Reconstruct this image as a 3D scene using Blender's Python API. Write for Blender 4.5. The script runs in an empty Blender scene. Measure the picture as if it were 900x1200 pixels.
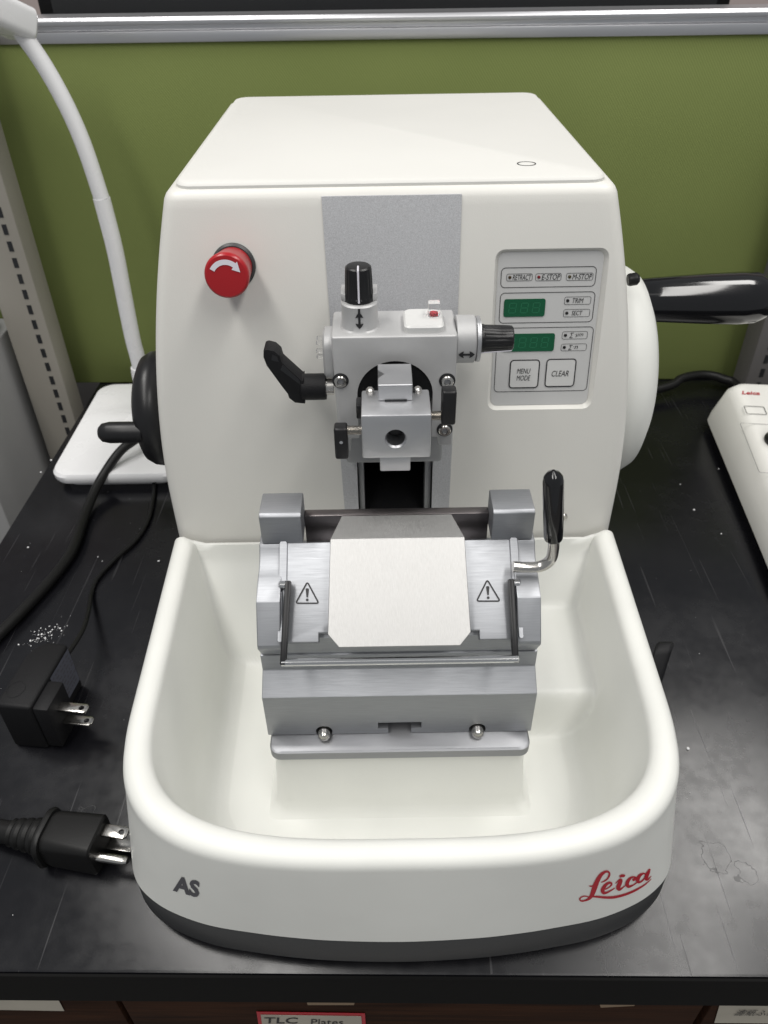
import bpy, bmesh, math, random
import numpy as np
from mathutils import Vector, Matrix
random.seed(7)
sc = bpy.context.scene
C = sc.collection

# ------------------------------------------------------------------ camera
F = 905.0; TH = math.radians(38); CH = 0.40; ROLL = 0.0165
cam_d = bpy.data.cameras.new('camera'); cam = bpy.data.objects.new('camera', cam_d); C.objects.link(cam)
cam_d.sensor_fit = 'VERTICAL'; cam_d.sensor_height = 36; cam_d.lens = 36 * F / 1200
cam_d.clip_start = 0.01; cam_d.clip_end = 50
_r = Vector((1, 0, 0)); _u = Vector((0, math.sin(TH), math.cos(TH)))
_R = _r * math.cos(ROLL) - _u * math.sin(ROLL); _U = _r * math.sin(ROLL) + _u * math.cos(ROLL); _B = _R.cross(_U)
cam.matrix_world = Matrix(((_R.x, _U.x, _B.x, 0), (_R.y, _U.y, _B.y, 0), (_R.z, _U.z, _B.z, CH), (0, 0, 0, 1)))
cam_d.dof.use_dof = True; cam_d.dof.focus_distance = 0.385; cam_d.dof.aperture_fstop = 18.0
sc.camera = cam
# ------------------------------------------------------------------ room light
w = bpy.data.worlds.new('World'); sc.world = w; w.use_nodes = True
bg = w.node_tree.nodes['Background']; bg.inputs[0].default_value = (0.92, 0.96, 1.0, 1); bg.inputs[1].default_value = 0.27
def area(name, loc, sx, sy, power, rz=0, col=(1.0, 0.975, 0.94)):
    l = bpy.data.lights.new(name, 'AREA'); l.shape = 'RECTANGLE'; l.size = sx; l.size_y = sy; l.energy = power; l.color = col
    o = bpy.data.objects.new(name, l); C.objects.link(o); o.location = loc; o.rotation_euler = (0, 0, rz); return o
area('ceiling_tube_light', (-0.66, -0.62, 1.85), 0.30, 1.90, 20.5)
area('ceiling_tube_light', (-0.80, 0.60, 1.85), 0.50, 0.60, 13)
area('ceiling_tube_light', (0.70, -0.62, 1.85), 0.30, 1.90, 20.5)
area('ceiling_tube_light', (0.98, 0.62, 1.85), 0.50, 0.60, 12)
area('ceiling_tube_light', (0.0, -0.95, 1.85), 1.1, 0.40, 0.9)
sc.view_settings.view_transform = 'Standard'; sc.view_settings.look = 'None'
sc.view_settings.exposure = 0.0; sc.view_settings.gamma = 1

# ------------------------------------------------------------------ pixel -> point on a known plane
def ray(u, v):
    a, b = u - 450, v - 600; c, s = math.cos(ROLL), math.sin(ROLL)
    x = c * a - s * b; y = s * a + c * b
    return (x / F, math.cos(TH) - math.sin(TH) * y / F, -math.sin(TH) - math.cos(TH) * y / F)
def PY(u, v, Y):
    d = ray(u, v); t = Y / d[1]; return (d[0] * t, Y, CH + d[2] * t)
def PZ(u, v, z):
    d = ray(u, v); t = (z - CH) / d[2]; return (d[0] * t, d[1] * t, z)
CX = 0.006

# ------------------------------------------------------------------ materials
def nd(nt, t, **kw):
    n = nt.nodes.new(t)
    for k, v in kw.items(): setattr(n, k, v)
    return n
def mat(name, col, rough=0.5, metal=0.0, bump=0.0, bscale=400, bstretch=(1, 1, 1), rvar=0.0, cvar=0.0, cscale=30,
        coat=0.0, spec=0.5, trans=0.0, emit=None, wear=0.0, wcol=(0.3, 0.3, 0.3)):
    m = bpy.data.materials.new(name); m.use_nodes = True; nt = m.node_tree; b = nt.nodes['Principled BSDF']
    b.inputs['Base Color'].default_value = (*col, 1); b.inputs['Roughness'].default_value = rough
    b.inputs['Metallic'].default_value = metal; b.inputs['Specular IOR Level'].default_value = spec
    if coat: b.inputs['Coat Weight'].default_value = coat; b.inputs['Coat Roughness'].default_value = 0.15
    if trans: b.inputs['Transmission Weight'].default_value = trans; b.inputs['IOR'].default_value = 1.18
    if emit: b.inputs['Emission Color'].default_value = (*emit[0], 1); b.inputs['Emission Strength'].default_value = emit[1]
    tc = nd(nt, 'ShaderNodeTexCoord'); L = nt.links.new
    def noise(scale, stretch=(1, 1, 1), detail=4):
        mp = nd(nt, 'ShaderNodeMapping'); mp.inputs['Scale'].default_value = stretch; L(tc.outputs['Object'], mp.inputs[0])
        n = nd(nt, 'ShaderNodeTexNoise'); n.inputs['Scale'].default_value = scale; n.inputs['Detail'].default_value = detail
        L(mp.outputs[0], n.inputs['Vector']); return n
    n1 = None
    if bump:
        n1 = noise(bscale, bstretch, 3); bp = nd(nt, 'ShaderNodeBump'); bp.inputs['Strength'].default_value = bump; bp.inputs['Distance'].default_value = 0.0005
        L(n1.outputs['Fac'], bp.inputs['Height']); L(bp.outputs[0], b.inputs['Normal'])
    if rvar:
        n2 = n1 if (n1 and bstretch != (1, 1, 1)) else noise(cscale)
        mr = nd(nt, 'ShaderNodeMapRange'); mr.inputs[1].default_value = 0.3; mr.inputs[2].default_value = 0.7
        mr.inputs[3].default_value = max(0.02, rough - rvar); mr.inputs[4].default_value = rough + rvar
        L(n2.outputs['Fac'], mr.inputs[0]); L(mr.outputs[0], b.inputs['Roughness'])
    if cvar:
        n3 = noise(cscale, bstretch if bstretch != (1, 1, 1) else (1, 1, 1), 6)
        mx = nd(nt, 'ShaderNodeMix', data_type='RGBA'); rr = nd(nt, 'ShaderNodeMapRange'); rr.inputs[1].default_value = 0.35; rr.inputs[2].default_value = 0.65
        L(n3.outputs['Fac'], rr.inputs[0]); L(rr.outputs[0], mx.inputs[0])
        mx.inputs[6].default_value = tuple(c * (1 - cvar) for c in col) + (1,); mx.inputs[7].default_value = tuple(min(1, c * (1 + cvar)) for c in col) + (1,)
        L(mx.outputs[2], b.inputs['Base Color'])
    return m
M = {}
M['housing'] = mat('ivory_housing_paint', (0.71, 0.70, 0.66), 0.42, bump=0.10, bscale=1500, cvar=0.012, cscale=18, rvar=0.05)
M['lid'] = mat('ivory_housing_paint_dimmed', (0.67, 0.665, 0.635), 0.62, bump=0.12, bscale=1600, cvar=0.012, cscale=14)  # same material as the housing, colour darkened to hold back light on the top
M['tray'] = mat('ivory_tray_plastic', (0.725, 0.73, 0.695), 0.45, bump=0.06, bscale=900, cvar=0.02, cscale=22, rvar=0.08)
M['strip'] = mat('silver_flake_paint', (0.52, 0.525, 0.54), 0.48, 0.3, bump=0.25, bscale=2600, cvar=0.12, cscale=1800)
M['band'] = mat('dark_silver_paint', (0.055, 0.056, 0.057), 0.45, 0.3, bump=0.10, bscale=2600, cvar=0.08, cscale=1800)
M['brushed'] = mat('brushed_aluminium', (0.40, 0.41, 0.43), 0.52, 1.0, bump=0.10, bscale=90, bstretch=(1, 45, 45), rvar=0.06, cvar=0.05, cscale=80)
M['alu'] = mat('bead_blasted_aluminium', (0.58, 0.585, 0.60), 0.46, 1.0, bump=0.10, bscale=3000, rvar=0.05, cscale=60)
M['alu_dark'] = mat('dark_anodised_plate', (0.33, 0.335, 0.35), 0.5, 1.0, bump=0.12, bscale=2600)
M['guard'] = mat('matt_steel_guard_sheet', (0.50, 0.496, 0.487), 0.48, 1.0, bump=0.12, bscale=120, bstretch=(30, 4, 4), rvar=0.05, cvar=0.03, cscale=90)
M['blade'] = mat('dark_pressure_plate_steel', (0.22, 0.20, 0.20), 0.35, 1.0, bump=0.1, bscale=60, bstretch=(1, 40, 40))
M['steel'] = mat('polished_steel', (0.62, 0.60, 0.57), 0.22, 1.0, rvar=0.06, cscale=200)
M['chrome'] = mat('bright_steel', (0.75, 0.75, 0.75), 0.13, 1.0)
M['casting'] = mat('grey_painted_casting', (0.47, 0.47, 0.47), 0.45, 0.25, bump=0.10, bscale=1800, cvar=0.05, cscale=60)
M['black'] = mat('black_plastic', (0.012, 0.012, 0.013), 0.34, bump=0.05, bscale=1500, rvar=0.06, spec=0.35)
M['black_matt'] = mat('matt_black_plastic', (0.010, 0.010, 0.011), 0.5, bump=0.35, bscale=1500, spec=0.2)
M['black_gloss'] = mat('glossy_black_plastic', (0.006, 0.006, 0.007), 0.10, coat=0.3, rvar=0.03)
M['rubber'] = mat('black_cable_rubber', (0.009, 0.009, 0.009), 0.42, bump=0.08, bscale=900, spec=0.26)
M['void'] = mat('black_painted_recess', (0.012, 0.013, 0.015), 0.55)
M['red'] = mat('red_plastic', (0.37, 0.010, 0.015), 0.28, cvar=0.03)
M['redprint'] = mat('red_print', (0.42, 0.012, 0.025), 0.45)
M['ink'] = mat('black_print', (0.012, 0.012, 0.014), 0.5)
M['greyink'] = mat('grey_print', (0.075, 0.075, 0.085), 0.5)
M['white'] = mat('white_print', (0.72, 0.70, 0.76), 0.5)
M['panel'] = mat('grey_panel_foil', (0.55, 0.55, 0.545), 0.4, bump=0.05, bscale=1500)
M['panel2'] = mat('pale_panel_foil', (0.60, 0.60, 0.59), 0.4, bump=0.05, bscale=1500)
M['lcd'] = mat('green_display_window', (0.003, 0.085, 0.035), 0.22)
M['seg'] = mat('unlit_display_segment', (0.012, 0.135, 0.062), 0.25)
M['lamp_white'] = mat('white_lamp_plastic', (0.80, 0.80, 0.81), 0.28, rvar=0.05, cvar=0.01)
M['console'] = mat('white_console_plastic', (0.76, 0.75, 0.72), 0.4, bump=0.05, bscale=900)
M['clear'] = mat('clear_plastic', (0.95, 0.95, 0.95), 0.08, trans=0.95)
M['paper'] = mat('aged_paper', (0.40, 0.37, 0.31), 0.8, cvar=0.06, cscale=40)
M['wood'] = mat('brown_varnished_wood', (0.028, 0.011, 0.005), 0.7, spec=0.12, bump=0.15, bscale=40, bstretch=(1, 6, 14), cvar=0.4, cscale=16)
M['post'] = mat('grey_enamel_steel', (0.25, 0.235, 0.205), 0.45, 0.0, cvar=0.03, cscale=12)
M['post_dark'] = mat('dark_grey_shaded_enamel', (0.09, 0.085, 0.085), 0.5)  # dark grey with the right post's shade in the colour; carcass shares it
M['rail'] = mat('satin_aluminium_rail', (0.66, 0.66, 0.68), 0.38, 1.0, bump=0.08, bscale=60, bstretch=(1, 40, 40))
M['cabinet'] = mat('grey_cabinet_enamel', (0.27, 0.27, 0.27), 0.5, cvar=0.02)
M['wall'] = mat('pinkish_wall_paint', (0.50, 0.42, 0.40), 0.8)
M['flakes'] = mat('paraffin_crumbs', (0.75, 0.75, 0.76), 0.6)
M['sticker'] = mat('grey_rating_sticker', (0.09, 0.095, 0.12), 0.35)
M['tape'] = mat('yellowed_tape', (0.22, 0.15, 0.09), 0.5)

def fabric():
    m = mat('green_woven_fabric', (0.148, 0.188, 0.044), 0.9, spec=0.15); nt = m.node_tree; L = nt.links.new; b = nt.nodes['Principled BSDF']
    tc = nd(nt, 'ShaderNodeTexCoord'); mp = nd(nt, 'ShaderNodeMapping'); mp.inputs['Rotation'].default_value = (0, math.radians(35), 0); L(tc.outputs['Object'], mp.inputs[0])
    wv = nd(nt, 'ShaderNodeTexWave'); wv.inputs['Scale'].default_value = 170; wv.inputs['Distortion'].default_value = 1.5; wv.inputs['Detail'].default_value = 2; L(mp.outputs[0], wv.inputs['Vector'])
    ns = nd(nt, 'ShaderNodeTexNoise'); ns.inputs['Scale'].default_value = 900; L(tc.outputs['Object'], ns.inputs['Vector'])
    ns2 = nd(nt, 'ShaderNodeTexNoise'); ns2.inputs['Scale'].default_value = 7; L(tc.outputs['Object'], ns2.inputs['Vector'])
    ad = nd(nt, 'ShaderNodeMath', operation='ADD'); L(wv.outputs['Fac'], ad.inputs[0]); L(ns.outputs['Fac'], ad.inputs[1])
    bp = nd(nt, 'ShaderNodeBump'); bp.inputs['Strength'].default_value = 0.16; bp.inputs['Distance'].default_value = 0.0005; L(ad.outputs[0], bp.inputs['Height']); L(bp.outputs[0], b.inputs['Normal'])
    ad2 = nd(nt, 'ShaderNodeMath', operation='MULTIPLY_ADD'); L(ad.outputs[0], ad2.inputs[0]); ad2.inputs[1].default_value = 0.25; L(ns2.outputs['Fac'], ad2.inputs[2])
    mx = nd(nt, 'ShaderNodeMix', data_type='RGBA'); mr = nd(nt, 'ShaderNodeMapRange'); mr.inputs[1].default_value = 0.4; mr.inputs[2].default_value = 1.2
    L(ad2.outputs[0], mr.inputs[0]); L(mr.outputs[0], mx.inputs[0]); mx.inputs[6].default_value = (0.168, 0.205, 0.066, 1); mx.inputs[7].default_value = (0.205, 0.245, 0.082, 1)
    L(mx.outputs[2], b.inputs['Base Color']); return m
M['fabric'] = fabric()
def bench_mat():
    m = mat('black_lab_bench_laminate', (0.012, 0.012, 0.014), 0.4, spec=0.5); nt = m.node_tree; L = nt.links.new; b = nt.nodes['Principled BSDF']
    tc = nd(nt, 'ShaderNodeTexCoord')
    def noise(s, st=(1, 1, 1), d=5, rot=0):
        mp = nd(nt, 'ShaderNodeMapping'); mp.inputs['Scale'].default_value = st; mp.inputs['Rotation'].default_value = (0, 0, rot); L(tc.outputs['Object'], mp.inputs[0])
        n = nd(nt, 'ShaderNodeTexNoise'); n.inputs['Scale'].default_value = s; n.inputs['Detail'].default_value = d; L(mp.outputs[0], n.inputs['Vector']); return n
    a = noise(16, d=12); f = noise(1400, d=3)
    mr = nd(nt, 'ShaderNodeMapRange'); mr.inputs[1].default_value = 0.34; mr.inputs[2].default_value = 0.66; mr.inputs[3].default_value = 0.17; mr.inputs[4].default_value = 0.31; a2 = noise(140, d=6); am = nd(nt, 'ShaderNodeMix'); am.inputs[0].default_value = 0.30; L(a.outputs['Fac'], am.inputs[2]); L(a2.outputs['Fac'], am.inputs[3]); L(am.outputs[0], mr.inputs[0])
    # fine scratches: strongly stretched noise, only its crests
    def scratch(rot, thr, off):
        mp = nd(nt, 'ShaderNodeMapping'); mp.inputs['Rotation'].default_value = (0, 0, rot); mp.inputs['Scale'].default_value = (1, 0.022, 1); mp.inputs['Location'].default_value = (off, off * 2, 0)
        L(tc.outputs['Object'], mp.inputs[0]); n = nd(nt, 'ShaderNodeTexNoise'); n.inputs['Scale'].default_value = 520; n.inputs['Detail'].default_value = 0.5; L(mp.outputs[0], n.inputs['Vector'])
        q = nd(nt, 'ShaderNodeMapRange'); q.inputs[1].default_value = thr; q.inputs[2].default_value = thr + 0.06; L(n.outputs['Fac'], q.inputs[0]); return q
    s1 = scratch(0.55, 0.775, 0.3); s2 = scratch(-0.6, 0.765, 1.7); s3 = scratch(1.3, 0.77, 4.1)
    s = nd(nt, 'ShaderNodeMath', operation='MAXIMUM'); L(s1.outputs[0], s.inputs[0]); L(s2.outputs[0], s.inputs[1])
    s4 = nd(nt, 'ShaderNodeMath', operation='MAXIMUM'); L(s.outputs[0], s4.inputs[0]); L(s3.outputs[0], s4.inputs[1]); s = s4
    # dried drip outlines: wobbly rings round two spots
    sts = None
    for px_, py_, rad in ((0.170, 0.058, 0.0085), (0.183, 0.050, 0.007), (-0.173, 0.083, 0.0048)):
        wn = noise(120, d=2); mxv = nd(nt, 'ShaderNodeMix', data_type='RGBA'); mxv.inputs[0].default_value = 0.012; L(tc.outputs['Object'], mxv.inputs[6]); L(wn.outputs['Color'], mxv.inputs[7])
        ds_ = nd(nt, 'ShaderNodeVectorMath', operation='DISTANCE'); ds_.inputs[1].default_value = (px_ + 0.006, py_ + 0.006, 0.78); L(mxv.outputs[2], ds_.inputs[0])
        sb = nd(nt, 'ShaderNodeMath', operation='SUBTRACT'); sb.inputs[1].default_value = rad; L(ds_.outputs['Value'], sb.inputs[0])
        ab = nd(nt, 'ShaderNodeMath', operation='ABSOLUTE'); L(sb.outputs[0], ab.inputs[0]); lt = nd(nt, 'ShaderNodeMath', operation='LESS_THAN'); lt.inputs[1].default_value = 0.00022; L(ab.outputs[0], lt.inputs[0])
        if sts is None: sts = lt
        else:
            m2 = nd(nt, 'ShaderNodeMath', operation='MAXIMUM'); L(sts.outputs[0], m2.inputs[0]); L(lt.outputs[0], m2.inputs[1]); sts = m2
    st = sts
    # light dust in the grain
    dm = nd(nt, 'ShaderNodeMapRange'); dm.inputs[1].default_value = 0.45; dm.inputs[2].default_value = 0.8; dm.inputs[3].default_value = 0; dm.inputs[4].default_value = 0.35; L(a.outputs['Fac'], dm.inputs[0])
    mx = nd(nt, 'ShaderNodeMix', data_type='RGBA'); mx.inputs[6].default_value = (0.005, 0.005, 0.0065, 1); mx.inputs[7].default_value = (0.011, 0.011, 0.014, 1); L(dm.outputs[0], mx.inputs[0])
    mx2 = nd(nt, 'ShaderNodeMix', data_type='RGBA'); mx2.inputs[7].default_value = (0.055, 0.054, 0.058, 1); L(mx.outputs[2], mx2.inputs[6])
    sm = nd(nt, 'ShaderNodeMath', operation='MULTIPLY'); sm.inputs[1].default_value = 0.35; L(s.outputs[0], sm.inputs[0]); L(sm.outputs[0], mx2.inputs[0])
    L(mx2.outputs[2], b.inputs['Base Color'])
    ra = nd(nt, 'ShaderNodeMath', operation='MULTIPLY_ADD'); L(st.outputs[0], ra.inputs[0]); ra.inputs[1].default_value = 0.08; L(mr.outputs[0], ra.inputs[2])
    rb = nd(nt, 'ShaderNodeMath', operation='MULTIPLY_ADD'); L(s.outputs[0], rb.inputs[0]); rb.inputs[1].default_value = 0.10; L(ra.outputs[0], rb.inputs[2]); L(rb.outputs[0], b.inputs['Roughness'])
    bp = nd(nt, 'ShaderNodeBump'); bp.inputs['Strength'].default_value = 0.05; bp.inputs['Distance'].default_value = 0.0003; L(f.outputs['Fac'], bp.inputs['Height']); L(bp.outputs[0], b.inputs['Normal'])
    return m
M['bench'] = bench_mat()

# ------------------------------------------------------------------ mesh helpers (all take world coordinates)
def root(name, loc, label, cat, group=None, rz=0.0):
    o = bpy.data.objects.new(name, None); C.objects.link(o); o.location = loc; o.rotation_euler = (0, 0, rz); o.empty_display_size = 0.02
    o['label'] = label; o['category'] = cat
    if group: o['group'] = group
    return o
def origin(o):
    while o.parent: o = o.parent
    return o
def sharp(bm, ang=0.6):
    for f in bm.faces: f.smooth = True
    for e in bm.edges:
        if len(e.link_faces) == 2 and e.calc_face_angle(0) > ang: e.smooth = False
def obj(name, bm, m, parent=None, label=None, cat=None, kind=None, group=None, bevel=0.0, seg=2, bang=0.5, sang=0.6, mats=None):
    """link a bmesh as ONE mesh object; bevel real edges first"""
    bmesh.ops.remove_doubles(bm, verts=bm.verts, dist=1e-6)
    bmesh.ops.recalc_face_normals(bm, faces=bm.faces)
    if bevel:
        es = [e for e in bm.edges if len(e.link_faces) == 2 and e.calc_face_angle(0) > bang]
        bmesh.ops.bevel(bm, geom=es, offset=bevel, segments=seg, profile=0.5, affect='EDGES', clamp_overlap=True)
    sharp(bm, sang)
    if parent is not None:
        r = origin(parent); c, s = math.cos(-r.rotation_euler.z), math.sin(-r.rotation_euler.z); l = r.location
        for v in bm.verts:
            x, y = v.co.x - l.x, v.co.y - l.y
            v.co = (c * x - s * y, s * x + c * y, v.co.z - l.z)
        org = None
    else:
        xs = [v.co for v in bm.verts]; org = Vector((sum(v.x for v in xs) / len(xs), sum(v.y for v in xs) / len(xs), min(v.z for v in xs)))
        for v in bm.verts: v.co -= org
    me = bpy.data.meshes.new(name); bm.to_mesh(me); bm.free()
    for mm in (mats or [m]): me.materials.append(M[mm] if isinstance(mm, str) else mm)
    o = bpy.data.objects.new(name, me); C.objects.link(o)
    if parent is not None: o.parent = parent
    if org is not None: o.location = org
    if label: o['label'] = label
    if cat: o['category'] = cat
    if kind: o['kind'] = kind
    if group: o['group'] = group
    return o
def NB(): return bmesh.new()
def face(bm, pts, mi=0):
    f = bm.faces.new([bm.verts.new(p) for p in pts]); f.material_index = mi; return f
def box(bm, x0, x1, y0, y1, z0, z1, mi=0):
    v = [bm.verts.new((x, y, z)) for z in (z0, z1) for y in (y0, y1) for x in (x0, x1)]
    for q in ((0, 2, 3, 1), (4, 5, 7, 6), (0, 1, 5, 4), (2, 6, 7, 3), (0, 4, 6, 2), (1, 3, 7, 5)):
        bm.faces.new([v[i] for i in q]).material_index = mi
    return bm
def prism(bm, poly, d, mi=0):
    """closed polygon (list of 3D points) extruded by vector d"""
    a = [bm.verts.new(p) for p in poly]; b = [bm.verts.new((p[0] + d[0], p[1] + d[1], p[2] + d[2])) for p in poly]; n = len(poly)
    bm.faces.new(a).material_index = mi; bm.faces.new(b[::-1]).material_index = mi
    for i in range(n): bm.faces.new((a[i], b[i], b[(i + 1) % n], a[(i + 1) % n])).material_index = mi
    return bm
def exx(bm, prof, x0, x1, mi=0): return prism(bm, [(x0, y, z) for y, z in prof], (x1 - x0, 0, 0), mi)
def basis(ax):
    ax = Vector(ax).normalized(); t = Vector((0, 0, 1)) if abs(ax.z) < 0.9 else Vector((0, 1, 0))
    u = ax.cross(t).normalized(); return ax, u, ax.cross(u)
def lathe(bm, prof, o, ax, n=40, mi=0, flute=None):
    """profile [(radius, height)] turned about an axis; closed with caps"""
    a, u, v = basis(ax); o = Vector(o); rings = []
    for k, (r, h) in enumerate(prof):
        ring = []
        for i in range(n):
            t = 2 * math.pi * i / n; rr = r if flute is None else flute(r, t, k)
            ring.append(bm.verts.new(o + a * h + (u * math.cos(t) + v * math.sin(t)) * rr))
        rings.append(ring)
    for A, B in zip(rings, rings[1:]):
        for i in range(n): bm.faces.new((A[i], A[(i + 1) % n], B[(i + 1) % n], B[i])).material_index = mi
    bm.faces.new(rings[0][::-1]).material_index = mi; bm.faces.new(rings[-1]).material_index = mi
    return bm
def smooth_path(pts, n=8):
    P = [Vector(p) for p in pts]; P = [P[0] * 2 - P[1]] + P + [P[-1] * 2 - P[-2]]; out = []
    for i in range(1, len(P) - 2):
        a, b, c, d = P[i - 1:i + 3]
        for k in range(n):
            t = k / n; out.append(0.5 * ((2 * b) + (c - a) * t + (2 * a - 5 * b + 4 * c - d) * t * t + (3 * b - a - 3 * c + d) * t ** 3))
    out.append(P[-2]); return out
def tube(bm, pts, r, n=12, sm=8, mi=0, cap=True):
    path = smooth_path(pts, sm) if sm else [Vector(p) for p in pts]; m = len(path)
    rad = (lambda i: r) if not callable(r) else (lambda i: r(i / (m - 1)))
    T = [(path[min(i + 1, m - 1)] - path[max(i - 1, 0)]).normalized() for i in range(m)]
    _, u, _v = basis(T[0]); rings = []
    for i in range(m):
        u = (u - T[i] * u.dot(T[i])).normalized(); v = T[i].cross(u)
        rings.append([bm.verts.new(path[i] + (u * math.cos(2 * math.pi * k / n) + v * math.sin(2 * math.pi * k / n)) * rad(i)) for k in range(n)])
    for A, B in zip(rings, rings[1:]):
        for i in range(n): bm.faces.new((A[i], A[(i + 1) % n], B[(i + 1) % n], B[i])).material_index = mi
    if cap: bm.faces.new(rings[0][::-1]).material_index = mi; bm.faces.new(rings[-1]).material_index = mi
    return bm
def rrect(w, h, r, n=5):
    """rounded rectangle half sizes w,h -> 2D points ccw"""
    out = []
    for cx, cy, a in ((w - r, h - r, 0), (-w + r, h - r, 90), (-w + r, -h + r, 180), (w - r, -h + r, 270)):
        for i in range(n + 1):
            t = math.radians(a + 90 * i / n); out.append((cx + r * math.cos(t), cy + r * math.sin(t)))
    return out
class Frame:
    """flat local frame: (u, v, n) -> world"""
    def __init__(s, o, U, V): s.o = Vector(o); s.U = Vector(U).normalized(); s.V = Vector(V).normalized(); s.N = s.U.cross(s.V)
    def __call__(s, u, v, n=0.0): return s.o + s.U * u + s.V * v + s.N * n
    def px(s, u, v):
        d = Vector(ray(u, v)); c = Vector((0, 0, CH)); t = (s.o - c).dot(s.N) / d.dot(s.N); p = c + d * t - s.o; return (p.dot(s.U), p.dot(s.V))
def ring_line(bm, fr, pts, t, n, mi=0):
    """closed outline line of width t at height n"""
    P = [Vector((a, b, 0)) for a, b in pts]; m = len(P); inn, out = [], []
    for i in range(m):
        d = (P[(i + 1) % m] - P[i - 1]).normalized(); nn = Vector((-d.y, d.x, 0)) * (t / 2)
        a = P[i] + nn; b = P[i] - nn; inn.append(bm.verts.new(fr(a.x, a.y, n))); out.append(bm.verts.new(fr(b.x, b.y, n)))
    for i in range(m): bm.faces.new((inn[i], out[i], out[(i + 1) % m], inn[(i + 1) % m])).material_index = mi
def plate(bm, fr, pts, n0, n1, mi=0): return prism(bm, [fr(a, b, n0) for a, b in pts], tuple(fr.N * (n1 - n0)), mi)
def text2d(s, shear=0.0, bold=0.0, font=None):
    cu = bpy.data.curves.new('t', 'FONT'); cu.body = s; cu.shear = shear; cu.offset = bold; cu.resolution_u = 3; cu.align_x = 'LEFT'; cu.space_line = 0.95
    o = bpy.data.objects.new('t', cu); C.objects.link(o); bpy.context.view_layer.update()
    me = bpy.data.meshes.new_from_object(o.evaluated_get(bpy.context.evaluated_depsgraph_get()))
    bm = bmesh.new(); bm.from_mesh(me); bpy.data.objects.remove(o); bpy.data.curves.remove(cu); bpy.data.meshes.remove(me)
    xs = [v.co.x for v in bm.verts]; ys = [v.co.y for v in bm.verts]; x0, x1, y0, y1 = min(xs), max(xs), min(ys), max(ys)
    for v in bm.verts: v.co.x = (v.co.x - x0) / (x1 - x0); v.co.y = (v.co.y - y0) / (y1 - y0); v.co.z = 0
    return bm
def text(name, s, fn, m, parent, shear=0.0, bold=0.0, **kw):
    """text normalised to the unit square, mapped by fn(u, v) -> world"""
    bm = text2d(s, shear, bold)
    for v in bm.verts: v.co = fn(v.co.x, v.co.y)
    return obj(name, bm, m, parent, **kw)
def inbox(fr, u0, v0, u1, v1, n): return lambda a, b: fr(u0 + (u1 - u0) * a, v0 + (v1 - v0) * b, n)
def boolean_cut(o, cutters):
    for c in cutters:
        md = o.modifiers.new('cut', 'BOOLEAN'); md.object = c; md.operation = 'DIFFERENCE'; md.solver = 'EXACT'
    bpy.context.view_layer.update()
    me = bpy.data.meshes.new_from_object(o.evaluated_get(bpy.context.evaluated_depsgraph_get()))
    o.modifiers.clear(); old = o.data; o.data = me; bpy.data.meshes.remove(old)
    for c in cutters:
        mm = c.data; bpy.data.objects.remove(c); bpy.data.meshes.remove(mm)
    bm = bmesh.new(); bm.from_mesh(me); sharp(bm, 0.5); bm.to_mesh(me); bm.free()

# ================================================================== SETTING
bm = NB(); box(bm, -3, 3, -1.0, 4, -0.80, -0.78); obj('floor', bm, mat('grey_vinyl_floor', (0.22, 0.21, 0.20), 0.5, cvar=0.05), kind='structure')
bm = NB(); box(bm, -3, 3, 2.2, 2.25, -0.78, 1.9); obj('wall', bm, 'wall', kind='structure')

# ---- bench (turned a little against the machine)
BR = root('lab_bench', (0.0, 0.154, -0.78), 'black topped laboratory bench with brown wooden drawer fronts', 'lab bench', rz=-0.0215)
def bl(x, y): # bench-local -> world
    c, s = math.cos(-0.0215), math.sin(-0.0215); return (c * x - s * y, 0.154 + s * x + c * y)
def bbox(bm, x0, x1, y0, y1, z0, z1):
    st = len(bm.verts); box(bm, x0, x1, y0, y1, z0, z1); bm.verts.ensure_lookup_table()
    for v in bm.verts[st:]: v.co.x, v.co.y = bl(v.co.x, v.co.y)
    return bm
XL, XR = -0.318, 0.62
obj('bench_top', bbox(NB(), XL, XR, 0.0, 1.15, -0.030, 0.0), 'bench', BR, bevel=0.0015, seg=2)
obj('edge_band', bbox(NB(), XL, XR, -0.0014, -0.0001, -0.0300, -0.0010), mat('black_edge_band', (0.004, 0.004, 0.004), 0.7, spec=0.12), BR)
obj('carcass', bbox(NB(), XL + 0.02, XR - 0.02, 0.034, 1.10, -0.78, -0.0305), 'post_dark', BR)
for x0, x1 in ((XL + 0.02, -0.155), (-0.152, 0.172), (0.176, 0.5)):
    obj('drawer_front', bbox(NB(), x0, x1, 0.016, 0.033, -0.20, -0.034), 'wood', BR, bevel=0.001)
obj('drawer_rail', bbox(NB(), XL + 0.02, 0.5, 0.018, 0.033, -0.78, -0.203), 'wood', BR)
# labels stuck on the drawers: plane just in front of them
def dl(x, z, n=0.0): a = bl(x, 0.016 - 0.0006 - n); return Vector((a[0], a[1], z))
def dpx(u, v):
    Y = 0.17
    for _ in range(6): p = PY(u, v, Y); Y = bl(p[0], 0.016)[1]
    return (p[0], p[2])
def dquad(name, q, m, th=0.0002, n=0.0):
    bm = NB(); P = [dl(*p, n) for p in q]; prism(bm, P, (0, -th, 0)); return obj(name, bm, m, BR)
z1 = dpx(470, 1164)[1]
a = dpx(0, 1164); b = dpx(66, 1166); c = dpx(75, 1183); dquad('paper_label', [(-0.26, a[1]), b, c, (-0.26, a[1] - (b[1] - c[1]))], 'paper')
q = [dpx(300, 1184), dpx(427, 1186), dpx(429, 1215), dpx(305, 1215)]
dquad('red_bordered_label', q, 'redprint')
cx_ = sum(p[0] for p in q) / 4; cz_ = sum(p[1] for p in q) / 4
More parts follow.
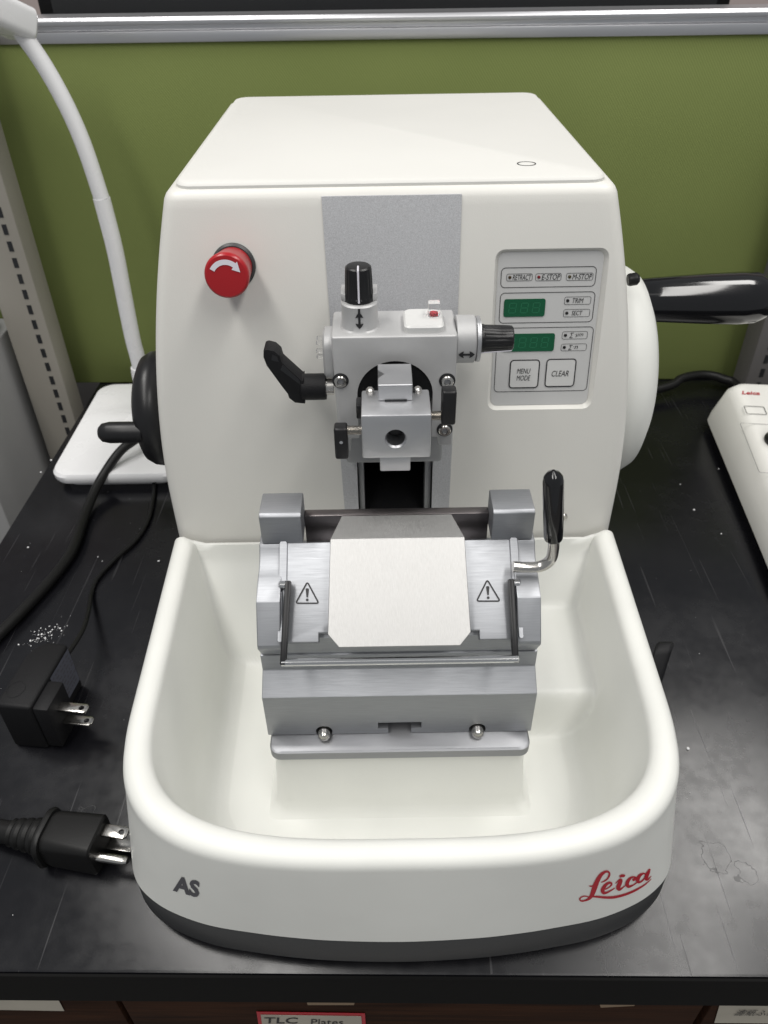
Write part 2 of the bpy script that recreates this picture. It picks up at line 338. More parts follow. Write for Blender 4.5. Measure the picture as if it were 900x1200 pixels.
dquad('label_paper', [(cx_ + (p[0] - cx_) * 0.93, cz_ + (p[1] - cz_) * 0.84) for p in q], 'paper', n=0.0004)
def handw(s, pts, bold):
    q = [dpx(*p) for p in pts]
    text('handwriting', s, lambda a, b: dl(q[0][0] + (q[1][0] - q[0][0]) * a, q[0][1] + (q[2][1] - q[0][1]) * b, 0.0009), 'ink', BR, shear=0.15, bold=bold)
handw('TLC', [(311, 1196), (350, 1196), (311, 1189)], 0.01)
handw('Plates', [(364, 1198), (402, 1198), (364, 1191)], 0.0)
a = dpx(845, 1166); b = dpx(910, 1165); c = dpx(836, 1197); dquad('paper_label', [a, (0.3, b[1]), (0.3, c[1]), c], 'paper')
handw('濾紙ふた', [(858, 1187), (906, 1187), (858, 1180)], 0.0)
dquad('tape_scrap', [dpx(700, 1170), dpx(748, 1170), dpx(742, 1177), dpx(703, 1179)], 'tape')
dquad('tape_scrap', [dpx(358, 1170), dpx(416, 1170), dpx(414, 1176), dpx(360, 1176)], 'tape')

# ---- green partition with its aluminium rail
PR = root('partition', (*bl(0.1, 0.585), 0.0), 'green fabric desk partition with aluminium top rail behind the microtome', 'partition', rz=-0.0215)
PYL = 0.585
obj('fabric_panel', bbox(NB(), -0.42, 0.62, PYL, PYL + 0.03, 0.0003, 0.3165), 'fabric', PR, bevel=0.002)
bm = NB()
prof = [(-0.003, 0.3155), (-0.003, 0.3235), (0.001, 0.324), (0.001, 0.3275), (-0.003, 0.328), (-0.003, 0.331), (-0.0005, 0.3335), (0.030, 0.3335), (0.033, 0.331), (0.033, 0.3155)]
P = [(*bl(-0.42, PYL + y), z) for y, z in prof]; e = bl(0.62, PYL); s0 = bl(-0.42, PYL)
prism(bm, P, (e[0] - s0[0], e[1] - s0[1], 0)); obj('top_rail', bm, 'rail', PR, bevel=0.0005)

def post(x0, x1, y, m, label, top, slotx):
    r = root('slotted_post', ((x0 + x1) / 2, y, -0.78), label, 'post')
    bm = NB(); box(bm, x0, x1, y, y + 0.03, -0.78, top); obj('upright', bm, m, r, bevel=0.002)
    z = -0.05
    while z < top - 0.02:
        if z > -0.04:
            bm = NB(); box(bm, slotx - 0.0021, slotx + 0.0021, y - 0.0004, y + 0.0002, z, z + 0.0090); obj('slot', bm, 'void', r)
        z += 0.0150
post(-0.3615, -0.3215, 0.699, 'post', 'pale grey slotted steel post beside the desk lamp', 0.42, -0.3325)
post(0.3665, 0.4065, 0.690, 'post_dark', 'dark grey slotted steel post with shade in its colour, behind the white control console', 0.30, 0.3800)

# ---- things beyond the bench
CB = root('cabinet', (-0.52, 0.85, -0.78), 'grey enamelled steel cabinet standing left of the bench', 'cabinet')
bm = NB(); box(bm, -0.80, -0.372, 0.60, 1.2, -0.78, 0.075); obj('cabinet_body', bm, 'cabinet', CB, bevel=0.002)
bm = NB(); box(bm, -0.79, -0.40, 0.594, 0.5995, -0.70, 0.045); obj('cabinet_door', bm, 'cabinet', CB, bevel=0.002)
bm = NB(); bmesh.ops.create_icosphere(bm, subdivisions=4, radius=1)
for v in bm.verts:
    n = v.co.normalized(); k = 1 + 0.25 * math.sin(7 * n.x + 3 * n.z) * math.cos(6 * n.y - 2 * n.x) + 0.12 * math.sin(17 * n.z + 9 * n.y) * math.sin(13 * n.x)
    v.co = Vector((-0.43, 0.68, 0.101)) + Vector((n.x * 0.05, n.y * 0.05, n.z * 0.024)) * k
zm = min(v.co.z for v in bm.verts)
for v in bm.verts: v.co.z += 0.0755 - zm
obj('plastic_bag', bm, 'lamp_white', label='crumpled white plastic bag lying on the grey cabinet', cat='plastic bag')
MO = root('monitor', (0.0, 0.83, 0.0), 'black computer monitor standing behind the partition rail', 'monitor')
bm = NB(); box(bm, -0.300, 0.317, 0.82, 0.85, 0.27, 0.62); obj('monitor_case', bm, 'black_matt', MO, bevel=0.003)
bm = NB(); box(bm, -0.287, 0.304, 0.8185, 0.8195, 0.285, 0.607); obj('screen', bm, 'void', MO)
bm = NB(); box(bm, -0.03, 0.03, 0.851, 0.875, 0.012, 0.45); obj('stand_neck', bm, 'black_matt', MO, bevel=0.003)
bm = NB(); box(bm, -0.12, 0.12, 0.79, 0.95, 0.0004, 0.0115); obj('stand_foot', bm, 'black_matt', MO, bevel=0.003)

# ================================================================== MICROTOME
MT = root('microtome', (CX, 0.39, 0.0), 'ivory rotary microtome with silver centre strip and green display panel', 'microtome')
def yf(z): return 0.375 + 0.025 * (max(0.0, z - 0.09) / 0.2) ** 2
def hw(z): return 0.137 - 0.0245 * (max(0.0, z - 0.12) / 0.173) ** 1.9
YB = 0.632
def section(z, ins):
    w_, y0, y1 = hw(z) - ins, yf(z) + ins, YB - ins; r = 0.007; pts = []
    for i in range(57): pts.append((-w_ + r + (2 * w_ - 2 * r) * i / 56, y0))
    def arc(cx, cy, a0):
        for i in range(1, 7):
            t = math.radians(a0 + 90 * i / 6); pts.append((cx + r * math.cos(t), cy + r * math.sin(t)))
    arc(w_ - r, y0 + r, -90)
    for i in range(1, 6): pts.append((w_, y0 + r + (y1 - y0 - 2 * r) * i / 6))
    pts.append((w_, y1 - r)); arc(w_ - r, y1 - r, 0)
    for i in range(1, 6): pts.append((w_ - r - (2 * w_ - 2 * r) * i / 6, y1))
    pts.append((-w_ + r, y1)); arc(-w_ + r, y1 - r, 90)
    for i in range(1, 6): pts.append((-w_, y1 - r - (y1 - y0 - 2 * r) * i / 6))
    pts.append((-w_, y0 + r))
    for i in range(1, 6):
        t = math.radians(180 + 90 * i / 6); pts.append((-w_ + r + r * math.cos(t), y0 + r + r * math.sin(t)))
    return [(CX + x, y, z) for x, y in pts]
bm = NB(); rings = []
lv = [(0.012, 0), (0.03, 0), (0.06, 0)] + [(0.08 + 0.0045 * i, 0) for i in range(46)] + [(0.2865, 0), (0.2885, 0.0005), (0.2900, 0.0016), (0.2908, 0.0032)]
for z, i in lv: rings.append([bm.verts.new(p) for p in section(z, i)])
for A, B in zip(rings, rings[1:]):
    n = len(A)
    for i in range(n): bm.faces.new((A[i], A[(i + 1) % n], B[(i + 1) % n], B[i]))
bm.faces.new(rings[-1]); bm.faces.new(rings[0][::-1])
H = obj('housing', bm, 'housing', MT)
# control panel frame: chord plane of the curved front
zp0, zp1 = 0.1745, 0.2618; tilt = Vector((0, yf(zp1) - yf(zp0), zp1 - zp0)).normalized()
PF = Frame((0.0887, (yf(zp0) + yf(zp1)) / 2 + 0.0028, (zp0 + zp1) / 2), (1, 0, 0), tilt)      # floor of the recess
hwp, hhp = 0.0294, 0.0440
def loft(bm, loops):
    R = [[bm.verts.new(p) for p in l] for l in loops]
    for A, B in zip(R, R[1:]):
        n = len(A)
        for i in range(n): bm.faces.new((A[i], A[(i + 1) % n], B[(i + 1) % n], B[i]))
    bm.faces.new(R[0][::-1]); bm.faces.new(R[-1]); return bm
bm = NB(); k = 0.0028
loft(bm, [[PF(a, b, 0) for a, b in rrect(hwp - 0.0018, hhp - 0.0019, 0.0040)], [PF(a, b, k + 0.0003) for a, b in rrect(hwp, hhp, 0.0050)],
          [PF(a, b, 0.02) for a, b in rrect(hwp + 0.0005, hhp + 0.0005, 0.0055)]])
cut1 = obj('cut', bm, 'housing', MT)
bm = NB(); box(bm, CX - 0.0215, CX + 0.0232, 0.35, 0.43, 0.098, 0.215); cut2 = obj('cut', bm, 'housing', MT)
boolean_cut(H, [cut1, cut2])
# lid
bm = NB(); wl = 0.1126 - 0.0042
lp = [(CX + a, 0.5163 + b) for a, b in rrect(wl, 0.1125, 0.009, 6)]
loft(bm, [[(x, y, 0.2900) for x, y in lp], [(x, y, 0.2922) for x, y in lp],
          [(CX + (x - CX) * 0.993, 0.5163 + (y - 0.5163) * 0.993, 0.2933) for x, y in lp], [(CX + (x - CX) * 0.985, 0.5163 + (y - 0.5163) * 0.985, 0.2937) for x, y in lp]])
obj('lid', bm, 'lid', MT)
bm = NB(); fr = Frame((*PZ(617, 192, 0.2937)[:2], 0.2938), (1, 0, 0), (0, 1, 0)); ring_line(bm, fr, [(0.0047 * math.cos(t * 0.2618), 0.0040 * math.sin(t * 0.2618)) for t in range(24)], 0.0006, 0.0001); obj('lid_mark', bm, 'ink', MT)
# silver strip sheet following the front (two legs beside the slide slot)
def strip_z(z): t = (z - 0.107) / 0.183; return (-0.0300 - 0.0045 * t, 0.0338 + 0.0015 * t)
bm = NB(); zs = [0.0895 + (0.2878 - 0.0895) * i / 44 for i in range(45)]
grid = []
for z in zs:
    a, b = strip_z(z); row = []
    for x in (a, -0.0215, 0.0232, b): row.append(((CX + x, yf(z) - 0.0008, z), (CX + x, yf(z) + 0.002, z)))
    grid.append(row)
for r0, r1 in zip(grid, grid[1:]):
    for k in range(3):
        zz = (r0[0][0][2] + r1[0][0][2]) / 2
        if k == 1 and 0.098 < zz < 0.215: continue
        face(bm, [r0[k][0], r0[k + 1][0], r1[k + 1][0], r1[k][0]])
    for k, s in ((0, 1), (3, -1)): face(bm, [r0[k][0], r1[k][0], r1[k][1], r0[k][1]])
a = grid[-1]
for k in range(3): face(bm, [a[k][0], a[k + 1][0], a[k + 1][1], a[k][1]])
obj('front_strip', bm, 'strip', MT)
# slide slot liner: back, sides, sloped dark floor
bm = NB(); x0, x1 = CX - 0.0213, CX + 0.0230
face(bm, [(x0, 0.428, 0.0982), (x1, 0.428, 0.0982), (x1, 0.428, 0.2148), (x0, 0.428, 0.2148)])
for x in (x0, x1): face(bm, [(x, yf(0.1) - 0.0006, 0.0982), (x, 0.428, 0.0982), (x, 0.428, 0.2148), (x, 0.3815, 0.2148)])
obj('slide_slot', bm, 'void', MT)
bm = NB(); box(bm, x0 + 0.0004, x1 - 0.0004, 0.376, 0.4275, 0.0983, 0.107); bm.verts.ensure_lookup_table()
for v in bm.verts:
    if v.co.z > 0.1: v.co.z = 0.101 + (v.co.y - 0.376) * 0.25
obj('slot_floor', bm, 'black_matt', MT)
for sx, w_ in ((-1, 0.0035), (1, 0.004)):
    bm = NB(); x = CX + (-0.0211 if sx < 0 else 0.0228); xx = x - sx * w_; box(bm, min(x, xx), max(x, xx), 0.3785, 0.39, 0.0985, 0.212); obj('slide_rail', bm, 'alu_dark', MT, bevel=0.0006)
# screw in the housing front
bm = NB(); p = PY(660, 605, 0.375); lathe(bm, [(0.0026, 0), (0.0026, 0.0008), (0.0018, 0.0016)], (p[0], 0.375, p[2]), (0, -1, 0), 20); obj('screw', bm, 'steel', MT)

# ---- control panel
CP = obj('control_panel', plate(NB(), PF, rrect(hwp - 0.0020, hhp - 0.0021, 0.0038), -0.0004, 0.0003), 'panel', MT)
def cpx(cx, cy): return PF.px(560 + cx / 4.5, 270 + cy / 4.5)
def rect_px(x0, y0, x1, y1):
    """panel rectangle from the four photograph corners of a roughly upright box"""
    a = cpx(x0, (y0 + y1) / 2); b = cpx(x1, (y0 + y1) / 2); c = cpx((x0 + x1) / 2, y0); d = cpx((x0 + x1) / 2, y1)
    return ((a[0] + b[0]) / 2, (c[1] + d[1]) / 2, abs(b[0] - a[0]) / 2, abs(c[1] - d[1]) / 2)
def rr(x0, y0, x1, y1, r, n=5):
    cx_, cy_, w_, h_ = rect_px(x0, y0, x1, y1); r = min(r, w_ * 0.9, h_ * 0.9); return [(cx_ + a, cy_ + b) for a, b in rrect(w_, h_, r, n)], (cx_, cy_, w_, h_)
def outline(name, x0, y0, x1, y1, r, t, parent=CP, m='ink'):
    bm = NB(); pts, q = rr(x0, y0, x1, y1, r); ring_line(bm, PF, pts, t, 0.00055); obj(name, bm, m, parent); return q
for x0, y0, x1, y1 in ((122, 193, 620, 297), (115, 326, 609, 484)): outline('printed_frame', x0, y0, x1, y1, 0.0022, 0.00032)
outline('printed_frame', 94, 511, 590, 846, 0.0022, 0.00032)
def ptext(s, x0, y0, x1, y1, shear=0.22, bold=0.0, m='ink', parent=CP, n=0.0006, name='lettering'):
    cx_, cy_, w_, h_ = rect_px(x0, y0, x1, y1); text(name, s, inbox(PF, cx_ - w_, cy_ - h_, cx_ + w_, cy_ + h_, n), m, parent, shear=shear, bold=bold)
dots = {'RETRACT': (151, 228, 286, 265, (0.05, 0.03, 0.012)), 'E-STOP': (304, 226, 438, 264, (0.16, 0.006, 0.012)), 'M-STOP': (466, 224, 606, 262, (0.05, 0.04, 0.012)),
        'TRIM': (456, 349, 594, 389, (0.01, 0.01, 0.01)), 'SECT': (451, 415, 588, 454, (0.01, 0.01, 0.01)), 'Σ·µm': (444, 532, 576, 571, (0.01, 0.01, 0.01)), 'Σ·n': (438, 597, 571, 633, (0.01, 0.01, 0.01))}
for s, (x0, y0, x1, y1, col) in dots.items():
    outline('indicator_frame', x0, y0, x1, y1, 0.0009, 0.0002)
    h = y1 - y0; cxp = x0 + 17; c = cpx(cxp, (y0 + y1) / 2); bm = NB()
    lathe(bm, [(0.00085, 0), (0.00085, 0.0004), (0.0004, 0.0007)], PF(*c, 0.0003), PF.N, 16)
    obj('indicator_light', bm, mat('indicator_lens', col, 0.2), CP)
    e = x1 - 6 if s != 'Σ·n' else x0 + 85
    if s in ('TRIM', 'SECT'): ptext(s, x0 + 42, y0 + 7, x1 - 38, y1 - 8)
    elif s == 'Σ·µm': ptext('Σ', x0 + 38, y0 + 6, x0 + 60, y1 - 5); ptext('·µm', x0 + 66, y0 + 10, x1 - 22, y1 - 10)
    elif s == 'Σ·n': ptext('Σ', x0 + 38, y0 + 6, x0 + 60, y1 - 4); ptext('·n', x0 + 64, y0 + 10, x0 + 88, y1 - 10)
    else: ptext(s, x0 + 32, y0 + 4, x1 - 5, y1 - 5)
def display(x0, y0, x1, y1, digits):
    pts, (cx_, cy_, w_, h_) = rr(x0, y0, x1, y1, 0.0012); D = obj('display', plate(NB(), PF, pts, 0.0003, 0.0008), 'lcd', CP)
    bm = NB(); dw = w_ * 2 * 0.86 / digits; hh = h_ * 1.22; th = 0.00055
    for k in range(digits):
        ox = cx_ - w_ * 0.90 + dw * k + dw * 0.18; w2 = dw * 0.66; oy = cy_ - hh / 2
        def seg(u0, v0, u1, v1):
            sh = lambda v: 0.10 * (v - oy)
            face(bm, [PF(u0 + sh(v0), v0, 0.0009), PF(u1 + sh(v0), v0, 0.0009), PF(u1 + sh(v1), v1, 0.0009), PF(u0 + sh(v1), v1, 0.0009)])
        for v in (oy, oy + hh / 2 - th / 2, oy + hh - th): seg(ox + th * 1.1, v, ox + w2 - th * 1.1, v + th)
        for u in (ox, ox + w2 - th):
            seg(u, oy + th * 0.8, u + th, oy + hh / 2 - th * 0.4); seg(u, oy + hh / 2 + th * 0.4, u + th, oy + hh - th * 0.8)
    obj('segment_digits', bm, 'seg', D)
display(136, 360, 353, 453, 3); display(128, 543, 402, 636, 4)
for (x0, y0, x1, y1), s in (((168, 682, 319, 827), 'MENU\nMODE'), ((358, 677, 510, 820), 'CLEAR')):
    pts, q = rr(x0, y0, x1, y1, 0.0018); B = obj('button', plate(NB(), PF, pts, 0.0003, 0.0007), 'panel2', CP)
    bm = NB(); ring_line(bm, PF, pts, 0.00062, 0.0008); obj('button_outline', bm, 'ink', B)
    if s == 'CLEAR': ptext(s, x0 + 30, y0 + 60, x1 - 33, y0 + 90, parent=B, n=0.0009)
    else: ptext(s, x0 + 36, y0 + 44, x1 - 42, y0 + 107, parent=B, n=0.0009)

# ---- emergency stop
ex, ez = -0.0751, 0.2562; ey = yf(ez); ax = Vector((0, -1, 0.14)).normalized()
bm = NB(); lathe(bm, [(0.0112, -0.002), (0.0112, 0.0012), (0.0102, 0.0022), (0.0098, 0.0022)], (ex, ey, ez), ax, 48); ES = obj('emergency_stop', bm, 'band', MT)
bm = NB(); lathe(bm, [(0.0095, 0.0015), (0.0098, 0.006), (0.0108, 0.0190), (0.0111, 0.0215), (0.0107, 0.0230), (0.0099, 0.0237), (0.006, 0.0240)], (ex, ey, ez), ax, 56); obj('cap', bm, 'red', ES)
fr = Frame(Vector((ex, ey, ez)) + ax * 0.0241, (1, 0, 0), Vector((0, 0.14, 1)))
bm = NB(); pts = []; A0, A1 = math.radians(150), math.radians(52)
arc = [A0 + (A1 - A0) * i / 12 for i in range(13)]
pts = [(0.0087 * math.cos(t), 0.0087 * math.sin(t) - 0.0006) for t in arc]
tip = math.radians(22)
pts += [(0.0098 * math.cos(A1), 0.0098 * math.sin(A1) - 0.0006), (0.0077 * math.cos(tip), 0.0077 * math.sin(tip) - 0.0010), (0.0049 * math.cos(A1), 0.0049 * math.sin(A1) - 0.0006)]
pts += [(0.0062 * math.cos(t), 0.0062 * math.sin(t) - 0.0006) for t in arc[::-1]]
face(bm, [fr(a, b, 0.0002) for a, b in pts]); obj('turn_arrow', bm, 'white', ES)

# ---- hand wheel on the right, with its black grip
wy, wz, R = 0.468, 0.152, 0.0690
bm = NB(); prof = [(0.020, 0.128), (R * 0.86, 0.130), (R * 0.97, 0.136), (R, 0.143), (R * 0.985, 0.151), (R * 0.93, 0.157), (R * 0.80, 0.1615), (R * 0.5, 0.1640), (0.008, 0.1645)]
lathe(bm, prof, (CX, wy, wz), (1, 0, 0), 72); HW = obj('handwheel', bm, 'tray', MT)
gp = (CX + 0.158, 0.466, PY(830, 350, 0.466)[2])
bm = NB(); lathe(bm, [(0.0105, -0.006), (0.0130, 0.0), (0.0138, 0.010), (0.0155, 0.040), (0.0162, 0.062), (0.0158, 0.072), (0.0138, 0.078), (0.0105, 0.0815), (0.004, 0.083)], gp, (1, 0, 0), 48); obj('grip', bm, 'black_gloss', HW)
bm = NB(); p = PY(750, 324, 0.425); lathe(bm, [(0.0030, 0), (0.0036, 0.001), (0.0036, 0.005), (0.0022, 0.0065)], (p[0] - 0.005, 0.430, p[2] - 0.004), (1.0, 0, 0.15), 20); obj('lock_knob', bm, 'black', HW)
bm = NB(); box(bm, CX + 0.110, CX + 0.141, 0.425, 0.50, 0.10, 0.21); obj('wheel_hub', bm, 'housing', HW, bevel=0.01, seg=3)
# ---- coarse feed wheel on the left
bm = NB(); ly, lz, lr = 0.421, 0.156, 0.0355
lathe(bm, [(0.012, 0.120), (lr * 0.96, 0.1385), (lr, 0.1430), (lr * 0.985, 0.1470), (lr * 0.92, 0.1510), (lr * 0.75, 0.1540), (lr * 0.4, 0.1555), (0.004, 0.1560)], (CX, ly, lz), (-1, 0, 0), 64); FW = obj('coarse_feed_wheel', bm, 'black', MT)
bm = NB(); lathe(bm, [(0.0062, 0), (0.0064, 0.010), (0.0064, 0.020), (0.0055, 0.0242), (0.0035, 0.0262), (0.001, 0.0268)], (CX - 0.148, 0.392, 0.157), (-1, 0, 0), 32); obj('feed_handle', bm, 'black', FW)

# ---- base band under the tray, base plate, feet
_cp = smooth_path([(x, y, 0) for x, y in ((-0.03, 0.0009), (0, 0), (0.03, 0.0009), (0.05, 0.0025), (0.068, 0.0048), (0.09, 0.0086), (0.108, 0.0146), (0.120, 0.0212), (0.1285, 0.0290), (0.1335, 0.0390), (0.1350, 0.0500), (0.1350, 0.0931))], 10)[10:]
def _resample(P, n=110):
    P = np.array(P); L_ = np.concatenate([[0], np.cumsum(np.hypot(*np.diff(P, axis=0).T))]); L_ /= L_[-1]; t = np.linspace(0, 1, n)
    q = np.stack([np.interp(t, L_, P[:, 0]), np.interp(t, L_, P[:, 1])], 1); q[0] = (0, 0); return np.maximum.accumulate(q, axis=0)
U_BASE = _resample([(min(1.0, p.x / 0.135), max(0.0, p.y / 0.0931)) for p in _cp])
U_RIM = _resample([(math.sin(t) ** (2 / 3.2), 1 - max(0.0, math.cos(t)) ** (2 / 3.2)) for t in np.linspace(0, math.pi / 2, 400)])
def unit(z): t = max(0.0, min(1.0, (z - 0.029) / 0.055)); return U_BASE * (1 - t) + U_RIM * t
def outline_pts(w_, y0, flare=0.006, yb=0.3735, ns=44, nb=34, z=0.0):
    """tray / base outline: gently bowed front, rounded corners, sides flaring slightly to the back"""
    b = 0.25 - y0; pts = []
    fl = lambda y: w_ + flare * max(0.0, min(1.0, (y - 0.22) / 0.158))
    for i in range(ns): y = yb + (0.25 - yb) * i / ns; pts.append((-fl(y), y))
    half = [(fl(y0 + b * v) * u, y0 + b * v) for u, v in unit(z)]
    pts += [(-x, y) for x, y in half[::-1]] + half[1:]
    for i in range(1, ns + 1): y = 0.25 + (yb - 0.25) * i / ns; pts.append((fl(y), y))
    a, c = pts[-1][0], pts[0][0]
    for i in range(1, nb): pts.append((a + (c - a) * i / nb, yb))
    return [(CX + x, y) for x, y in pts]
def rings_mesh(bm, rings, close_top=True, close_bottom=True):
    R = [[bm.verts.new(p) for p in r] for r in rings]
    for A, B in zip(R, R[1:]):
        n = len(A)
        for i in range(n): bm.faces.new((A[i], A[(i + 1) % n], B[(i + 1) % n], B[i]))
    if close_bottom: bm.faces.new(R[0][::-1])
    if close_top: bm.faces.new(R[-1])
    return bm
bm = NB()
rings_mesh(bm, [[(x, y, z) for x, y in outline_pts(w_, y0, yb=0.3725)] for w_, y0, z in ((0.120, 0.172, 0.0062), (0.1325, 0.1585, 0.0062), (0.1347, 0.1563, 0.0085), (0.1350, 0.1560, 0.012), (0.1350, 0.1566, 0.0275), (0.1343, 0.1573, 0.0287), (0.131, 0.161, 0.0287), (0.131, 0.161, 0.0085), (0.12, 0.172, 0.0085))])
obj('base_band', bm, 'band', MT)
bm = NB(); rings_mesh(bm, [[(x, y, z) for x, y in outline_pts(0.1325, 0.1590, flare=0.002, yb=0.3725)] for z in (0.0030, 0.0058)]); obj('base_plate', bm, 'black_matt', MT)
for x, y in ((-0.10, 0.19), (0.10, 0.19), (-0.10, 0.58), (0.10, 0.58)):
    bm = NB(); lathe(bm, [(0.011, 0.0002), (0.012, 0.0035 if y < 0.3 else 0.012)], (CX + x, y, 0), (0, 0, 1), 24); obj('foot', bm, 'rubber', MT)
# clamping lever at the right flank
bm = NB(); lp = [(0.272, 0.026), (0.285, 0.020), (0.298, 0.030), (0.3065, 0.046), (0.3085, 0.058), (0.305, 0.0635), (0.2985, 0.0625), (0.290, 0.052), (0.278, 0.040)]
exx(bm, lp, 0.1575, 0.1680)
for v in bm.verts: v.co.x += (v.co.y - 0.306) * 0.55
CL = obj('clamping_lever', bm, 'black_matt', MT, bevel=0.0022, seg=3)
bm = NB(); lathe(bm, [(0.008, 0), (0.008, 0.012)], (0.1345, 0.285, 0.031), (1, 0, 0), 24); obj('lever_hub', bm, 'black_matt', CL)

# ================================================================== SPECIMEN HEAD (part of the microtome)
YH = 0.335; hx0, hx1, hz0, hz1 = -0.0236, 0.0360, 0.181, 0.2425
bm = NB(); prism(bm, [(hx0, YH, hz1), (hx1, YH, hz1), (hx1, YH, 0.181), (0.0285, YH, 0.181), (0.0285, YH, 0.186), (-0.0165, YH, 0.186), (-0.0165, YH, 0.178), (hx0 + 0.0012, YH, 0.178)], (0, 0.030, 0))
SH = obj('specimen_head', bm, 'casting', MT, bevel=0.0014, seg=3)
bm = NB(); lathe(bm, [(0.0186, -0.02), (0.0186, 0.02)], (0.0064, YH, 0.2110), (0, 1, 0), 56); c1 = obj('cut', bm, 'void', MT)
bm = NB(); box(bm, 0.0064 - 0.0186, 0.0064 + 0.0186, YH - 0.02, YH + 0.02, 0.15, 0.2110); c2 = obj('cut', bm, 'void', MT)
boolean_cut(SH, [c1, c2])
bm = NB(); lathe(bm, [(0.0184, 0.0), (0.0184, 0.0035), (0.0164, 0.0055), (0.0162, 0.030)][::-1], (0.0064, YH + 0.0015, 0.2110), (0, 1, 0), 56); obj('ball_joint_ring', bm, 'black_matt', SH)
bm = NB(); box(bm, -0.021, 0.0335, YH + 0.030, 0.384, 0.150, 0.232); obj('slide_carriage', bm, 'alu_dark', SH, bevel=0.002)
bm = NB(); lathe(bm, [(0.012, 0), (0.012, 0.024)], (0.0062, YH + 0.006, 0.208), (0, -1, 0), 36); obj('clamp_neck', bm, 'black', SH)
# clamp block with its hole
cx0, cx1 = -0.0095, 0.0218
bm = NB(); box(bm, cx0, cx1, 0.295, 0.3185, 0.2008, 0.2235); CB_ = obj('clamp_block', bm, 'alu', SH, bevel=0.0009, seg=2)
bm = NB(); lathe(bm, [(0.0050, -0.01), (0.0050, 0.0002), (0.0043, 0.0012), (0.0043, 0.012)], (0.0058, 0.295, 0.2112), (0, 1, 0), 36); c1 = obj('cut', bm, 'void', MT); boolean_cut(CB_, [c1])
bm = NB(); lathe(bm, [(0.0042, 0), (0.0042, 0.001)], (0.0058, 0.3045, 0.2112), (0, 1, 0), 24); obj('hole_bottom', bm, 'black', SH)
bm = NB(); box(bm, cx0 - 0.0026, cx0 + 0.001, 0.309, 0.3175, 0.2135, 0.2205); obj('side_pad', bm, 'black', SH, bevel=0.0006)
bm = NB(); box(bm, -0.0015, 0.0128, 0.3000, 0.3155, 0.1900, 0.2005); obj('lower_jaw', bm, 'alu', SH, bevel=0.0006)
# notched jaw standing on the clamp block
bm = NB(); j0, j1, ja, jb, jz0, jz1 = -0.0018, 0.0138, 0.3078, 0.3280, 0.2236, 0.2318
prism(bm, [(j0, ja, jz0), (j1, ja, jz0), (j1, jb, jz0), (j0, jb, jz0), (j0, jb - 0.0055, jz0), (j0 + 0.0030, jb - 0.0095, jz0), (j0, jb - 0.0135, jz0)], (0, 0, jz1 - jz0)); obj('notched_jaw', bm, 'alu', SH, bevel=0.0003, seg=1)
bm = NB(); box(bm, 0.0012, 0.0112, ja - 0.0006, ja + 0.002, 0.22355, 0.2242); obj('jaw_gap', bm, 'void', SH)
bm = NB(); lathe(bm, [(0.0011, 0), (0.0011, 0.0014)], (j1, 0.3115, 0.2265), (1, 0, 0), 12); obj('jaw_pin', bm, 'black', SH)
for x in (-0.0055, 0.0165):
    bm = NB(); lathe(bm, [(0.0019, 0), (0.0019, 0.0022), (0.0012, 0.003)], (x, 0.3155, 0.2232), (0, 0, 1), 18); obj('clamp_screw', bm, 'steel', SH)
# two little toggle screws
def toggle(x_in, x_out, z, zlo, zhi, y, bx0, bx1, label):
    bm = NB(); n = 14; L_ = abs(x_out - x_in); s = 1 if x_out > x_in else -1
    prof = []
    for i in range(n * 2 + 1): prof.append((0.0019 if i % 2 else 0.0023, L_ * i / (2 * n)))
    lathe(bm, prof, (x_in, y, z), (s, 0, 0), 20); obj('threaded_rod', bm, 'steel', SH)
    bm = NB(); box(bm, bx0, bx1, y - 0.0034, y + 0.0034, zlo, zhi); T = obj('toggle_handle', bm, 'black', SH, bevel=0.0012, seg=3)
    return T
toggle(cx0, -0.0165, 0.2125, 0.1985, 0.2152, 0.301, -0.0222, -0.0160, '')
toggle(cx1, 0.0275, 0.2165, 0.2130, 0.2305, 0.306, 0.0268, 0.0334, '')
bm = NB(); lathe(bm, [(0.0008, 0), (0.0008, 0.0006)], (-0.019, 0.2976, 0.2085), (0, -1, 0), 14); obj('toggle_pin', bm, 'chrome', SH)
# socket screws
def socket(x, z, y=YH, r=0.0031):
    bm = NB(); lathe(bm, [(r + 0.0009, 0.0), (r + 0.0009, 0.0004), (r, 0.0005)], (x, y, z), (0, -1, 0), 28); obj('screw_seat', bm, 'void', SH)
    bm = NB(); a, u, v = basis((0, -1, 0)); lathe(bm, [(r, 0.0004), (r, 0.0016), (r * 0.86, 0.0021), (r * 0.55, 0.0021), (r * 0.5, 0.0010)], (x, y, z), (0, -1, 0), 24); s = obj('socket_screw', bm, 'steel', SH)
    bm = NB(); lathe(bm, [(r * 0.52, 0.0), (r * 0.52, 0.0011)], (x, y - 0.0001, z), (0, -1, 0), 6); 
    obj('hex_socket', bm, 'alu_dark', SH)
for u, v in ((399, 446), (524, 446), (521, 503)):
    p = PY(u, v, YH); socket(p[0], p[2])
